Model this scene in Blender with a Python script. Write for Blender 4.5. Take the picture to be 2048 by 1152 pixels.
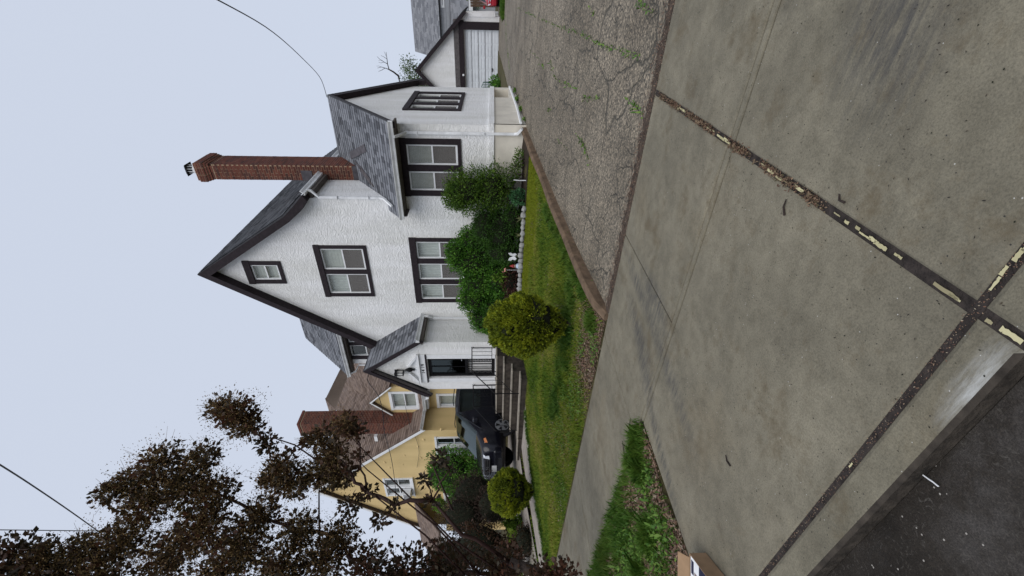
import bpy, bmesh, math, random
import numpy as np
from mathutils import Vector, Matrix, geometry

for o in list(bpy.data.objects): bpy.data.objects.remove(o)
scene = bpy.context.scene
C = scene.collection
R = math.radians

# ------------------------------------------------------------------ camera
# The phone was held sideways: picture-left is up in the world.
F, XH, CH = 885.0, 985.0, 1.5
PHI = R(34.7); PIT = math.atan((1024 - XH) / F)
sp_, cp_, sf_, cf_ = math.sin(PIT), math.cos(PIT), math.sin(PHI), math.cos(PHI)
fwd = Vector((-sf_ * cp_, cf_ * cp_, -sp_)); right = Vector((cf_, sf_, 0)); upv = right.cross(fwd)
cam = bpy.data.cameras.new('camera'); camo = bpy.data.objects.new('camera', cam); C.objects.link(camo)
cam.sensor_fit = 'HORIZONTAL'; cam.sensor_width = 36.0; cam.lens = 36.0 * F / 2048.0
cam.clip_start = 0.05; cam.clip_end = 2000
M4 = Matrix((-upv, right, -fwd)).transposed().to_4x4(); M4.translation = (0, 0, CH)
camo.matrix_world = M4
scene.camera = camo
scene.render.resolution_x, scene.render.resolution_y = 1024, 576

# ------------------------------------------------------------------ overcast sky
SUN_EL, SUN_AZ = R(52), R(150)          # azimuth clockwise from +Y: the sun is behind the photographer
world = bpy.data.worlds.new('World'); scene.world = world; world.use_nodes = True
wn, wl = world.node_tree.nodes, world.node_tree.links
bg = wn['Background']; sky = wn.new('ShaderNodeTexSky'); sky.sky_type = 'NISHITA'; sky.sun_disc = False
sky.sun_elevation = SUN_EL; sky.sun_rotation = SUN_AZ; sky.air_density = 1.0; sky.dust_density = 4.0; sky.ozone_density = 1.0
mx = wn.new('ShaderNodeMixRGB'); mx.inputs[0].default_value = 0.93
mx.inputs[2].default_value = (4.88, 5.34, 6.30, 1)          # even pale cloud layer
wl.new(sky.outputs[0], mx.inputs[1]); wl.new(mx.outputs[0], bg.inputs[0]); bg.inputs[1].default_value = 0.1

sun = bpy.data.lights.new('sun', 'SUN'); suno = bpy.data.objects.new('sun', sun); C.objects.link(suno)
sun.energy = 1.5; sun.angle = R(48); sun.color = (1.0, 0.975, 0.945)
sd = Vector((math.sin(SUN_AZ) * math.cos(SUN_EL), math.cos(SUN_AZ) * math.cos(SUN_EL), math.sin(SUN_EL)))
suno.rotation_euler = sd.to_track_quat('Z', 'Y').to_euler(); suno.location = sd * 50
vs = scene.view_settings
vs.view_transform = 'Standard'; vs.look = 'None'; vs.gamma = 1.0; vs.exposure = 0.4; vs.use_curve_mapping = False

# ------------------------------------------------------------------ pixel -> direction helpers
def ray(x, y):
    a = (576 - y) / F; b = -(x - 1024) / F
    return fwd + right * a + upv * b
def onY(x, y, Y):
    r = ray(x, y); t = Y / r.y; return Vector((r.x * t, Y, CH + r.z * t))
def onX(x, y, X):
    r = ray(x, y); t = X / r.x; return Vector((X, r.y * t, CH + r.z * t))
def onD(x, y, d):
    return Vector((0, 0, CH)) + ray(x, y) * d
def onslope(x, y, y0, z0, s):
    r = ray(x, y); t = (z0 - CH - s * y0) / (r.z - s * r.y); return Vector((r.x * t, r.y * t, CH + r.z * t))
def base(X): return -.018 * (max(-40, min(20, X)) + .8)
def G(X, Y):
    g = base(X)
    if Y > 4.35: g += .088 * (min(Y, 12) - 4.35)
    if Y > 12: g += .023 * (min(Y, 60) - 12)
    return g
def onG(x, y):
    r = ray(x, y); t = 1.0
    while t < 60:
        if CH + r.z * t <= G(r.x * t, r.y * t): break
        t += .01
    return Vector((r.x * t, r.y * t, G(r.x * t, r.y * t)))

# ------------------------------------------------------------------ object helpers
class MB:
    def __init__(s): s.v, s.f = [], []
    def add(s, vs, fs):
        k = len(s.v); s.v += [tuple(v) for v in vs]; s.f += [tuple(i + k for i in f) for f in fs]; return s
    def box(s, x0, x1, y0, y1, z0, z1):
        return s.add([(x, y, z) for z in (z0, z1) for x, y in ((x0, y0), (x1, y0), (x1, y1), (x0, y1))],
                     [(3, 2, 1, 0), (4, 5, 6, 7), (0, 1, 5, 4), (1, 2, 6, 5), (2, 3, 7, 6), (3, 0, 4, 7)])
    def obox(s, o, u, v, w, u0, u1, v0, v1, w0, w1):          # oriented box
        P = [o + u * a + v * b + w * c for c in (w0, w1) for a, b in ((u0, v0), (u1, v0), (u1, v1), (u0, v1))]
        return s.add(P, [(3, 2, 1, 0), (4, 5, 6, 7), (0, 1, 5, 4), (1, 2, 6, 5), (2, 3, 7, 6), (3, 0, 4, 7)])
    def tube(s, pts, rad, n=6, cap=True):
        pts = [Vector(p) for p in pts]; k0 = len(s.v); m = len(pts)
        rads = rad if isinstance(rad, (list, tuple)) else [rad] * m
        ref = None
        for i, p in enumerate(pts):
            t = (pts[min(i + 1, m - 1)] - pts[max(i - 1, 0)]).normalized()
            if ref is None: ref = Vector((0, 0, 1)) if abs(t.z) < .9 else Vector((1, 0, 0))
            a = t.cross(ref).normalized(); b = a.cross(t).normalized(); ref = b
            for j in range(n):
                w = 2 * math.pi * (j + .5) / n
                s.v.append(tuple(p + (a * math.cos(w) + b * math.sin(w)) * rads[i]))
        for i in range(m - 1):
            for j in range(n):
                a = k0 + i * n + j; b = k0 + i * n + (j + 1) % n
                s.f.append((a, b, b + n, a + n))
        if cap:
            s.f.append(tuple(k0 + j for j in range(n))[::-1]); s.f.append(tuple(k0 + (m - 1) * n + j for j in range(n)))
        return s
    def sweep(s, prof, pts, side):                       # 2D profile (a along side, b along z) swept along straight points
        k0 = len(s.v); n = len(prof)
        for p in pts:
            for a, b in prof: s.v.append(tuple(Vector(p) + side * a + Vector((0, 0, b))))
        for i in range(len(pts) - 1):
            for j in range(n):
                a = k0 + i * n + j; b = k0 + i * n + (j + 1) % n
                s.f.append((a, b, b + n, a + n))
        s.f.append(tuple(range(k0, k0 + n))[::-1]); s.f.append(tuple(range(k0 + (len(pts) - 1) * n, k0 + len(pts) * n)))
        return s
    def prism(s, poly, d):                               # polygon of 3D points extruded by vector d
        n = len(poly); d = Vector(d)
        return s.add([Vector(p) for p in poly] + [Vector(p) + d for p in poly],
                     [tuple(range(n))[::-1], tuple(range(n, 2 * n))] + [(i, (i + 1) % n, n + (i + 1) % n, n + i) for i in range(n)])
    def build(s, name, mat, parent=None, smooth=False, loc=None, bevel=0):
        me = bpy.data.meshes.new(name); me.from_pydata(s.v, [], s.f)
        bm = bmesh.new(); bm.from_mesh(me); bmesh.ops.recalc_face_normals(bm, faces=bm.faces)
        if bevel: bmesh.ops.bevel(bm, geom=list(bm.edges), offset=bevel, segments=1, affect='EDGES')
        bm.to_mesh(me); bm.free()
        return link(name, me, mat, parent, smooth, loc)
def link(name, me, mat, parent=None, smooth=False, loc=None):
    if mat is not None and not me.materials: me.materials.append(mat)
    if smooth: me.shade_smooth()
    o = bpy.data.objects.new(name, me); C.objects.link(o)
    if loc is not None: o.location = loc
    if parent is not None: o.parent = parent; o.matrix_parent_inverse = PINV.get(parent.name, Matrix())
    return o
PINV = {}
def thing(name, label, cat, loc=(0, 0, 0), group=None):
    o = bpy.data.objects.new(name, None); C.objects.link(o); o.location = loc; o.empty_display_size = .2
    PINV[o.name] = Matrix.Translation(-Vector(loc))
    tag(o, label, cat, group); return o
def tag(o, label, cat, group=None):
    o['label'] = label; o['category'] = cat
    if group: o['group'] = group
    return o
def struct(o): o['kind'] = 'structure'; return o
def stuff(o): o['kind'] = 'stuff'; return o
def np_mesh(name, V, faces_per, k):          # V (N*k,3) polygons with k verts each, consecutive
    n = len(V) // k
    me = bpy.data.meshes.new(name)
    me.vertices.add(len(V)); me.vertices.foreach_set('co', np.asarray(V, dtype=np.float32).ravel())
    me.loops.add(n * k); me.loops.foreach_set('vertex_index', np.arange(n * k, dtype=np.int32))
    me.polygons.add(n); me.polygons.foreach_set('loop_start', np.arange(0, n * k, k, dtype=np.int32))
    me.update(calc_edges=True); return me

# ------------------------------------------------------------------ materials
def newmat(name):
    m = bpy.data.materials.new(name); m.use_nodes = True
    return m, m.node_tree.nodes, m.node_tree.links, m.node_tree.nodes['Principled BSDF']
def N(nodes, t, **kw):
    n = nodes.new('ShaderNode' + t)
    for k, v in kw.items(): setattr(n, k, v)
    return n
def ramp(nodes, stops):
    r = nodes.new('ShaderNodeValToRGB'); e = r.color_ramp.elements
    while len(e) < len(stops): e.new(.5)
    for i, (p, c) in enumerate(stops):
        e[i].position = p; e[i].color = (c[0], c[1], c[2], 1) if len(c) == 3 else c
    return r
def basic(name, col, rough=.7, var=.12, scale=6, bump=0, bscale=60, metal=0, spec=.22, coords='Object', stretch=None):
    m, n, l, p = newmat(name)
    tc = N(n, 'TexCoord'); nz = N(n, 'TexNoise'); nz.inputs['Scale'].default_value = scale; nz.inputs['Detail'].default_value = 6
    src = tc.outputs[coords]
    if stretch:
        mp = N(n, 'Mapping'); mp.inputs['Scale'].default_value = stretch; l.new(src, mp.inputs[0]); src = mp.outputs[0]
    l.new(src, nz.inputs['Vector'])
    a = [max(0, c * (1 - var)) for c in col]; b = [min(1, c * (1 + var)) for c in col]
    r = ramp(n, [(.3, a), (.7, b)]); l.new(nz.outputs[0], r.inputs[0]); l.new(r.outputs[0], p.inputs['Base Color'])
    p.inputs['Roughness'].default_value = rough; p.inputs['Metallic'].default_value = metal; p.inputs['Specular IOR Level'].default_value = spec
    if bump:
        nb = N(n, 'TexNoise'); nb.inputs['Scale'].default_value = bscale; nb.inputs['Detail'].default_value = 4; l.new(src, nb.inputs['Vector'])
        bp = N(n, 'Bump'); bp.inputs['Strength'].default_value = bump; bp.inputs['Distance'].default_value = .02
        l.new(nb.outputs[0], bp.inputs['Height']); l.new(bp.outputs[0], p.inputs['Normal'])
    return m
def island(name, cols, rough=.6, noise=None, spec=.3, obj=False, bump=0, bscale=80, trans=0):
    """colour picked per loose piece (or per object) from a ramp, optionally shifted by a broad noise"""
    m, n, l, p = newmat(name)
    if obj: src = N(n, 'ObjectInfo').outputs['Random']
    else: src = N(n, 'NewGeometry').outputs['Random Per Island']
    if noise:
        tc = N(n, 'TexCoord'); nz = N(n, 'TexNoise'); nz.inputs['Scale'].default_value = noise; nz.inputs['Detail'].default_value = 3
        l.new(tc.outputs['Object'], nz.inputs['Vector'])
        ma = N(n, 'Math', operation='MULTIPLY_ADD'); l.new(src, ma.inputs[0]); ma.inputs[1].default_value = .55
        mb = N(n, 'Math', operation='MULTIPLY_ADD'); l.new(nz.outputs[0], mb.inputs[0]); mb.inputs[1].default_value = 1.5; mb.inputs[2].default_value = -.52
        l.new(mb.outputs[0], ma.inputs[2]); src = ma.outputs[0]
    r = ramp(n, [(i / max(1, len(cols) - 1), c) for i, c in enumerate(cols)]); l.new(src, r.inputs[0])
    l.new(r.outputs[0], p.inputs['Base Color']); p.inputs['Roughness'].default_value = rough; p.inputs['Specular IOR Level'].default_value = spec
    if bump:
        tc = N(n, 'TexCoord'); nb = N(n, 'TexNoise'); nb.inputs['Scale'].default_value = bscale; l.new(tc.outputs['Object'], nb.inputs['Vector'])
        bp = N(n, 'Bump'); bp.inputs['Strength'].default_value = bump; bp.inputs['Distance'].default_value = .01
        l.new(nb.outputs[0], bp.inputs['Height']); l.new(bp.outputs[0], p.inputs['Normal'])
    if trans:
        tr = N(n, 'BsdfTranslucent'); l.new(r.outputs[0], tr.inputs[0]); ms = N(n, 'MixShader'); ms.inputs[0].default_value = trans
        l.new(p.outputs[0], ms.inputs[1]); l.new(tr.outputs[0], ms.inputs[2]); l.new(ms.outputs[0], n['Material Output'].inputs[0])
    return m
def stucco(name, col, strength=.6, scale=9, dirt=True, dist=.032):
    m, n, l, p = newmat(name)
    tc = N(n, 'TexCoord'); mp = N(n, 'Mapping'); mp.inputs['Scale'].default_value = (.62, .62, 1.5); l.new(tc.outputs['Object'], mp.inputs[0])
    nw = N(n, 'TexNoise'); nw.inputs['Scale'].default_value = 5; nw.inputs['Detail'].default_value = 2; l.new(mp.outputs[0], nw.inputs['Vector'])
    nz = N(n, 'TexNoise'); nz.inputs['Scale'].default_value = scale; nz.inputs['Detail'].default_value = 3; nz.inputs['Distortion'].default_value = 1.6
    l.new(mp.outputs[0], nz.inputs['Vector'])
    r1 = ramp(n, [(.42, (0, 0, 0)), (.5, (1, 1, 1)), (.6, (.2, .2, .2))]); l.new(nz.outputs[0], r1.inputs[0])
    fn = N(n, 'TexNoise'); fn.inputs['Scale'].default_value = 70; l.new(tc.outputs['Object'], fn.inputs['Vector'])
    n4 = N(n, 'TexNoise'); n4.inputs['Scale'].default_value = scale * .45; n4.inputs['Detail'].default_value = 2; n4.inputs['Distortion'].default_value = 2.5; l.new(mp.outputs[0], n4.inputs['Vector'])
    r4 = ramp(n, [(.45, (0, 0, 0)), (.52, (1, 1, 1)), (.62, (.1, .1, .1))]); l.new(n4.outputs[0], r4.inputs[0])
    a0 = N(n, 'MixRGB', blend_type='MIX'); a0.inputs[0].default_value = .5; l.new(r1.outputs[0], a0.inputs[1]); l.new(r4.outputs[0], a0.inputs[2])
    ad = N(n, 'MixRGB', blend_type='MIX'); ad.inputs[0].default_value = .2; l.new(a0.outputs[0], ad.inputs[1]); l.new(fn.outputs[0], ad.inputs[2])
    bp = N(n, 'Bump'); bp.inputs['Strength'].default_value = strength; bp.inputs['Distance'].default_value = dist
    l.new(ad.outputs[0], bp.inputs['Height']); l.new(bp.outputs[0], p.inputs['Normal'])
    # weather stains running down
    m2 = N(n, 'Mapping'); m2.inputs['Scale'].default_value = (1.6, 1.6, .24); l.new(tc.outputs['Object'], m2.inputs[0])
    ns = N(n, 'TexNoise'); ns.inputs['Scale'].default_value = 1.5; ns.inputs['Detail'].default_value = 8; l.new(m2.outputs[0], ns.inputs['Vector'])
    k = .87 if dirt else .93
    r = ramp(n, [(.33, (col[0] * k, col[1] * k, col[2] * k * .97)), (.62, col)]); l.new(ns.outputs[0], r.inputs[0])
    l.new(r.outputs[0], p.inputs['Base Color']); p.inputs['Roughness'].default_value = .85; p.inputs['Specular IOR Level'].default_value = .25
    return m

MAT = {}
MAT['stucco'] = stucco('white_stucco', (.84, .84, .84))
MAT['yellow'] = stucco('yellow_stucco', (.68, .51, .25), strength=.25, scale=14, dist=.02)
MAT['found'] = basic('painted_concrete_base', (.62, .58, .50), .8, .12, 2.5, .25, 30)
MAT['white'] = basic('white_paint', (.72, .73, .74), .45, .05, 12)
MAT['door_white'] = basic('white_garage_paint', (.66, .69, .72), .5, .07, 3)
MAT['gutter'] = basic('gutter_metal', (.74, .75, .76), .4, .16, 5, spec=.5)
MAT['trim'] = basic('dark_brown_trim', (.020, .014, .017), .7, .35, 14, .25, 40)
MAT['trim_grey'] = basic('weathered_trim', (.10, .09, .09), .7, .3, 9, .2, 40)
MAT['shingle'] = island('grey_shingle', [(.06, .063, .072), (.11, .117, .132), (.16, .168, .187), (.20, .208, .23), (.13, .137, .152)], .9, obj=True, bump=.6, bscale=120)
MAT['shingle_i'] = island('grey_shingle_fine', [(.06, .063, .072), (.11, .117, .132), (.16, .168, .187), (.20, .208, .23), (.13, .137, .152)], .9, bump=.5, bscale=120)
MAT['roof_base'] = basic('roof_underlay', (.07, .072, .08), .95, .3, 20)
MAT['brown_shingle'] = island('brown_shingle', [(.10, .07, .055), (.17, .125, .10), (.22, .165, .135), (.14, .105, .09)], .9, bump=.4)
MAT['brown_base'] = basic('brown_underlay', (.12, .09, .07), .95, .2, 20)
MAT['soffit'] = basic('dark_soffit', (.11, .095, .085), .8, .2, 8)
MAT['brick'] = island('red_brick', [(.085, .027, .019), (.125, .038, .025), (.155, .050, .033), (.10, .038, .030), (.06, .024, .02)], .85, bump=.5, bscale=90)
MAT['mortar'] = basic('mortar', (.33, .235, .155), .95, .25, 20, .3, 60)
MAT['membrane'] = basic('roof_membrane', (.075, .07, .078), .85, .3, 7, .2, 30)
MAT['iron'] = basic('wrought_iron', (.008, .008, .009), .55, .3, 20, spec=.12)
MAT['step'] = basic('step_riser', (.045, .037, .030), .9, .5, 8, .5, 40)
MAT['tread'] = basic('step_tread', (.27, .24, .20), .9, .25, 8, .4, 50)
MAT['path'] = basic('path_concrete', (.27, .24, .21), .9, .2, 4, .3, 80)
MAT['soil'] = basic('bed_soil', (.028, .02, .014), .95, .5, 14, .8, 30)
MAT['rock'] = basic('edging_stone', (.30, .30, .285), .9, .4, 7, .5, 25)
MAT['bark'] = basic('bark', (.035, .026, .022), .9, .4, 20, .6, 40)
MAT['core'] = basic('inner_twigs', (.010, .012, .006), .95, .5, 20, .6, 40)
MAT['wire'] = basic('cable', (.03, .03, .033), .6, .2, 10)
MAT['curtain'] = basic('curtain', (.60, .585, .55), .9, .1, 10)
MAT['blind'] = basic('blind', (.60, .575, .52), .8, .08, 10)
MAT['blind_brown'] = basic('blind_brown', (.36, .33, .285), .8, .12, 10)
MAT['dark_room'] = basic('dark_interior', (.015, .015, .017), .9, .3, 6)
MAT['rubber'] = basic('tyre_rubber', (.012, .012, .012), .8, .2, 20)
MAT['chrome'] = basic('alloy', (.55, .56, .58), .3, .1, 10, metal=.9)
MAT['board'] = basic('cardboard', (.26, .17, .10), .9, .2, 8)
MAT['timber'] = basic('weathered_fence', (.10, .065, .045), .9, .4, 6, .4, 30, stretch=(6, 6, .6))
MAT['green_metal'] = basic('green_enamel', (.012, .075, .05), .4, .2, 10)
MAT['siding'] = basic('grey_siding', (.30, .31, .33), .7, .08, 5)
MAT['grey_roof'] = island('far_grey_shingle', [(.13, .135, .15), (.19, .195, .21), (.25, .255, .27)], .9)

def glassmat(name, tint, fac=.28, rough=.03, gc=(.55, .54, .50)):
    m, n, l, p = newmat(name)
    tr = N(n, 'BsdfTransparent'); tr.inputs[0].default_value = (*tint, 1)
    gl = N(n, 'BsdfGlossy'); gl.inputs['Roughness'].default_value = rough; gl.inputs[0].default_value = (*gc, 1)
    fr = N(n, 'LayerWeight'); fr.inputs[0].default_value = .5; pw = N(n, 'Math', operation='POWER'); pw.inputs[1].default_value = 4.0; l.new(fr.outputs['Facing'], pw.inputs[0])
    ma = N(n, 'Math', operation='MULTIPLY_ADD'); ma.inputs[1].default_value = .8; ma.inputs[2].default_value = .05 + fac * .25; l.new(pw.outputs[0], ma.inputs[0])
    ms = N(n, 'MixShader'); l.new(ma.outputs[0], ms.inputs[0]); l.new(tr.outputs[0], ms.inputs[1]); l.new(gl.outputs[0], ms.inputs[2])
    l.new(ms.outputs[0], n['Material Output'].inputs[0]); return m
MAT['glass'] = glassmat('window_glass', (.92, .95, .95), .10)
MAT['carglass'] = glassmat('car_glass', (.10, .12, .12), .10, gc=(.60, .70, .70))
def screenmat():
    m, n, l, p = newmat('insect_screen'); tr = N(n, 'BsdfTransparent'); tr.inputs[0].default_value = (.8, .8, .8, 1)
    p.inputs['Base Color'].default_value = (.24, .22, .21, 1); p.inputs['Roughness'].default_value = .8
    ms = N(n, 'MixShader'); ms.inputs[0].default_value = .34; l.new(tr.outputs[0], ms.inputs[1]); l.new(p.outputs[0], ms.inputs[2])
    l.new(ms.outputs[0], n['Material Output'].inputs[0]); return m
MAT['screen'] = screenmat()
def carpaint(name, col, rough=.25):
    m, n, l, p = newmat(name); p.inputs['Base Color'].default_value = (*col, 1); p.inputs['Roughness'].default_value = rough
    p.inputs['Specular IOR Level'].default_value = .3; p.inputs['Coat Weight'].default_value = .1; p.inputs['Coat Roughness'].default_value = .08; return m
MAT['black_paint'] = carpaint('black_car_paint', (.006, .006, .010)); MAT['red_paint'] = carpaint('red_car_paint', (.30, .010, .020))
MAT['plastic'] = basic('dark_plastic', (.02, .02, .023), .5, .2, 10)
MAT['lens'] = carpaint('headlight_lens', (.62, .66, .72), .12); MAT['amber'] = carpaint('amber_lens', (.55, .2, .07), .2)

# concrete of the sidewalk with specks, broad patches and tyre smudges
def concrete(name, col, smudge=(), pale=()):
    m, n, l, p = newmat(name)
    tc = N(n, 'TexCoord'); ob = tc.outputs['Object']
    def noise(s, d=6, r=.6, v=None):
        z = N(n, 'TexNoise'); z.inputs['Scale'].default_value = s; z.inputs['Detail'].default_value = d; z.inputs['Roughness'].default_value = r
        l.new(v or ob, z.inputs['Vector']); return z.outputs[0]
    def mixc(fac, a, b, mode='MIX'):
        x = N(n, 'MixRGB', blend_type=mode)
        if isinstance(fac, float): x.inputs[0].default_value = fac
        else: l.new(fac, x.inputs[0])
        for i, c in ((1, a), (2, b)):
            if isinstance(c, tuple): x.inputs[i].default_value = (*c, 1)
            else: l.new(c, x.inputs[i])
        return x.outputs[0]
    big = ramp(n, [(.34, tuple(c * .73 for c in col)), (.5, tuple(c * .95 for c in col)), (.66, tuple(c * 1.18 for c in col))]); l.new(noise(1.3, 8, .65), big.inputs[0])
    warm = ramp(n, [(.55, (0, 0, 0)), (.78, (.55, .55, .55))]); l.new(noise(.9, 5, .6), warm.inputs[0])
    c = mixc(warm.outputs[0], big.outputs[0], (col[0] * .95, col[1] * .84, col[2] * .70))
    fine = ramp(n, [(.28, (.55, .55, .55)), (.5, (1, 1, 1)), (.75, (1.35, 1.33, 1.3))]); l.new(noise(120, 4, .75), fine.inputs[0])
    c = mixc(.85, c, fine.outputs[0], 'MULTIPLY')
    mott = ramp(n, [(.30, (.74, .73, .71)), (.55, (1, 1, 1)), (.75, (1.12, 1.11, 1.08))]); l.new(noise(9, 8, .7), mott.inputs[0])
    c = mixc(.9, c, mott.outputs[0], 'MULTIPLY')
    dirt = ramp(n, [(.53, (0, 0, 0)), (.68, (.85, .85, .85))]); l.new(noise(2.3, 10, .75), dirt.inputs[0])
    c = mixc(dirt.outputs[0], c, (col[0] * .58, col[1] * .50, col[2] * .40))
    vo = N(n, 'TexVoronoi'); vo.inputs['Scale'].default_value = 34; l.new(ob, vo.inputs['Vector'])
    rv = N(n, 'Math', operation='LESS_THAN'); rv.inputs[1].default_value = .10; l.new(vo.outputs['Distance'], rv.inputs[0])
    sel = ramp(n, [(.80, (0, 0, 0)), (.82, (1, 1, 1))]); sep = N(n, 'SeparateColor'); l.new(vo.outputs['Color'], sep.inputs[0]); l.new(sep.outputs[0], sel.inputs[0])
    mm = N(n, 'Math', operation='MULTIPLY'); l.new(rv.outputs[0], mm.inputs[0]); l.new(sel.outputs[0], mm.inputs[1])
    c = mixc(mm.outputs[0], c, (.03, .028, .025))
    v2 = N(n, 'TexVoronoi'); v2.inputs['Scale'].default_value = 55; l.new(ob, v2.inputs['Vector'])
    r2 = N(n, 'Math', operation='LESS_THAN'); r2.inputs[1].default_value = .13; l.new(v2.outputs['Distance'], r2.inputs[0])
    s2 = N(n, 'SeparateColor'); l.new(v2.outputs['Color'], s2.inputs[0]); t2 = N(n, 'Math', operation='GREATER_THAN'); t2.inputs[1].default_value = .965; l.new(s2.outputs[1], t2.inputs[0])
    m3 = N(n, 'Math', operation='MULTIPLY'); l.new(r2.outputs[0], m3.inputs[0]); l.new(t2.outputs[0], m3.inputs[1])
    c = mixc(m3.outputs[0], c, (.42, .41, .38))
    if smudge or pale:               # worn black tyre scuffs on the walk, with their own fixed shape
        for (cx, cy, ln, wd, ang) in list(smudge) + list(pale):
            mp = N(n, 'Mapping'); mp.vector_type = 'TEXTURE'; mp.inputs['Location'].default_value = (cx, cy, 0); mp.inputs['Rotation'].default_value = (0, 0, ang); mp.inputs['Scale'].default_value = (ln, wd, 1)
            l.new(ob, mp.inputs[0]); sx = N(n, 'SeparateXYZ'); l.new(mp.outputs[0], sx.inputs[0]); cb = N(n, 'CombineXYZ'); l.new(sx.outputs[0], cb.inputs[0]); l.new(sx.outputs[1], cb.inputs[1])
            ln_ = N(n, 'VectorMath', operation='LENGTH'); l.new(cb.outputs[0], ln_.inputs[0])
            rr = ramp(n, [(.2, (1, 1, 1)), (1, (0, 0, 0))]); l.new(ln_.outputs['Value'], rr.inputs[0])
            mp2 = N(n, 'Mapping'); mp2.inputs['Rotation'].default_value = (0, 0, -ang); mp2.inputs['Scale'].default_value = (1.5, 9, 1); l.new(ob, mp2.inputs[0])
            zz = ramp(n, [(.36, (0, 0, 0)), (.66, (.9, .9, .9))]); l.new(noise(3, 7, .7, mp2.outputs[0]), zz.inputs[0])
            mu = N(n, 'Math', operation='MULTIPLY'); l.new(rr.outputs[0], mu.inputs[0]); l.new(zz.outputs[0], mu.inputs[1])
            c = mixc(mu.outputs[0], c, (.040, .040, .043)) if (cx, cy, ln, wd, ang) in smudge else mixc(mu.outputs[0], c, (.42, .425, .41))
    l.new(c, p.inputs['Base Color']); p.inputs['Roughness'].default_value = .82; p.inputs['Specular IOR Level'].default_value = .3
    bp = N(n, 'Bump'); bp.inputs['Strength'].default_value = .35; bp.inputs['Distance'].default_value = .006
    l.new(noise(210, 3, .7), bp.inputs['Height']); l.new(bp.outputs[0], p.inputs['Normal'])
    return m
MAT['walk'] = concrete('sidewalk_concrete', (.170, .153, .112), [(-2.35, 3.2, .62, .20, R(83)), (-2.85, 3.35, .7, .16, R(80)), (-3.05, 2.95, .6, .13, R(76)), (-2.65, 2.55, .8, .14, R(80)), (-3.3, 2.35, .9, .10, R(78)), (-.1, 1.9, .5, .35, R(20)), (.4, 2.6, .6, .3, R(0)), (-2.5, 3.6, .9, .12, R(82))])
MAT['kerb'] = concrete('kerb_concrete', (.165, .149, .108), [], [(-.98, .90, .24, .075, 0)])
MAT['kerb_grime_shade'] = basic('kerb_face_grime_shade', (.040, .033, .026), .9, .5, 16, .5, 60)  # road side of the kerb: grime, with its shaded band painted into the colour
MAT['edge'] = basic('old_brown_concrete', (.125, .085, .055), .9, .4, 7, .6, 50)

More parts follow.
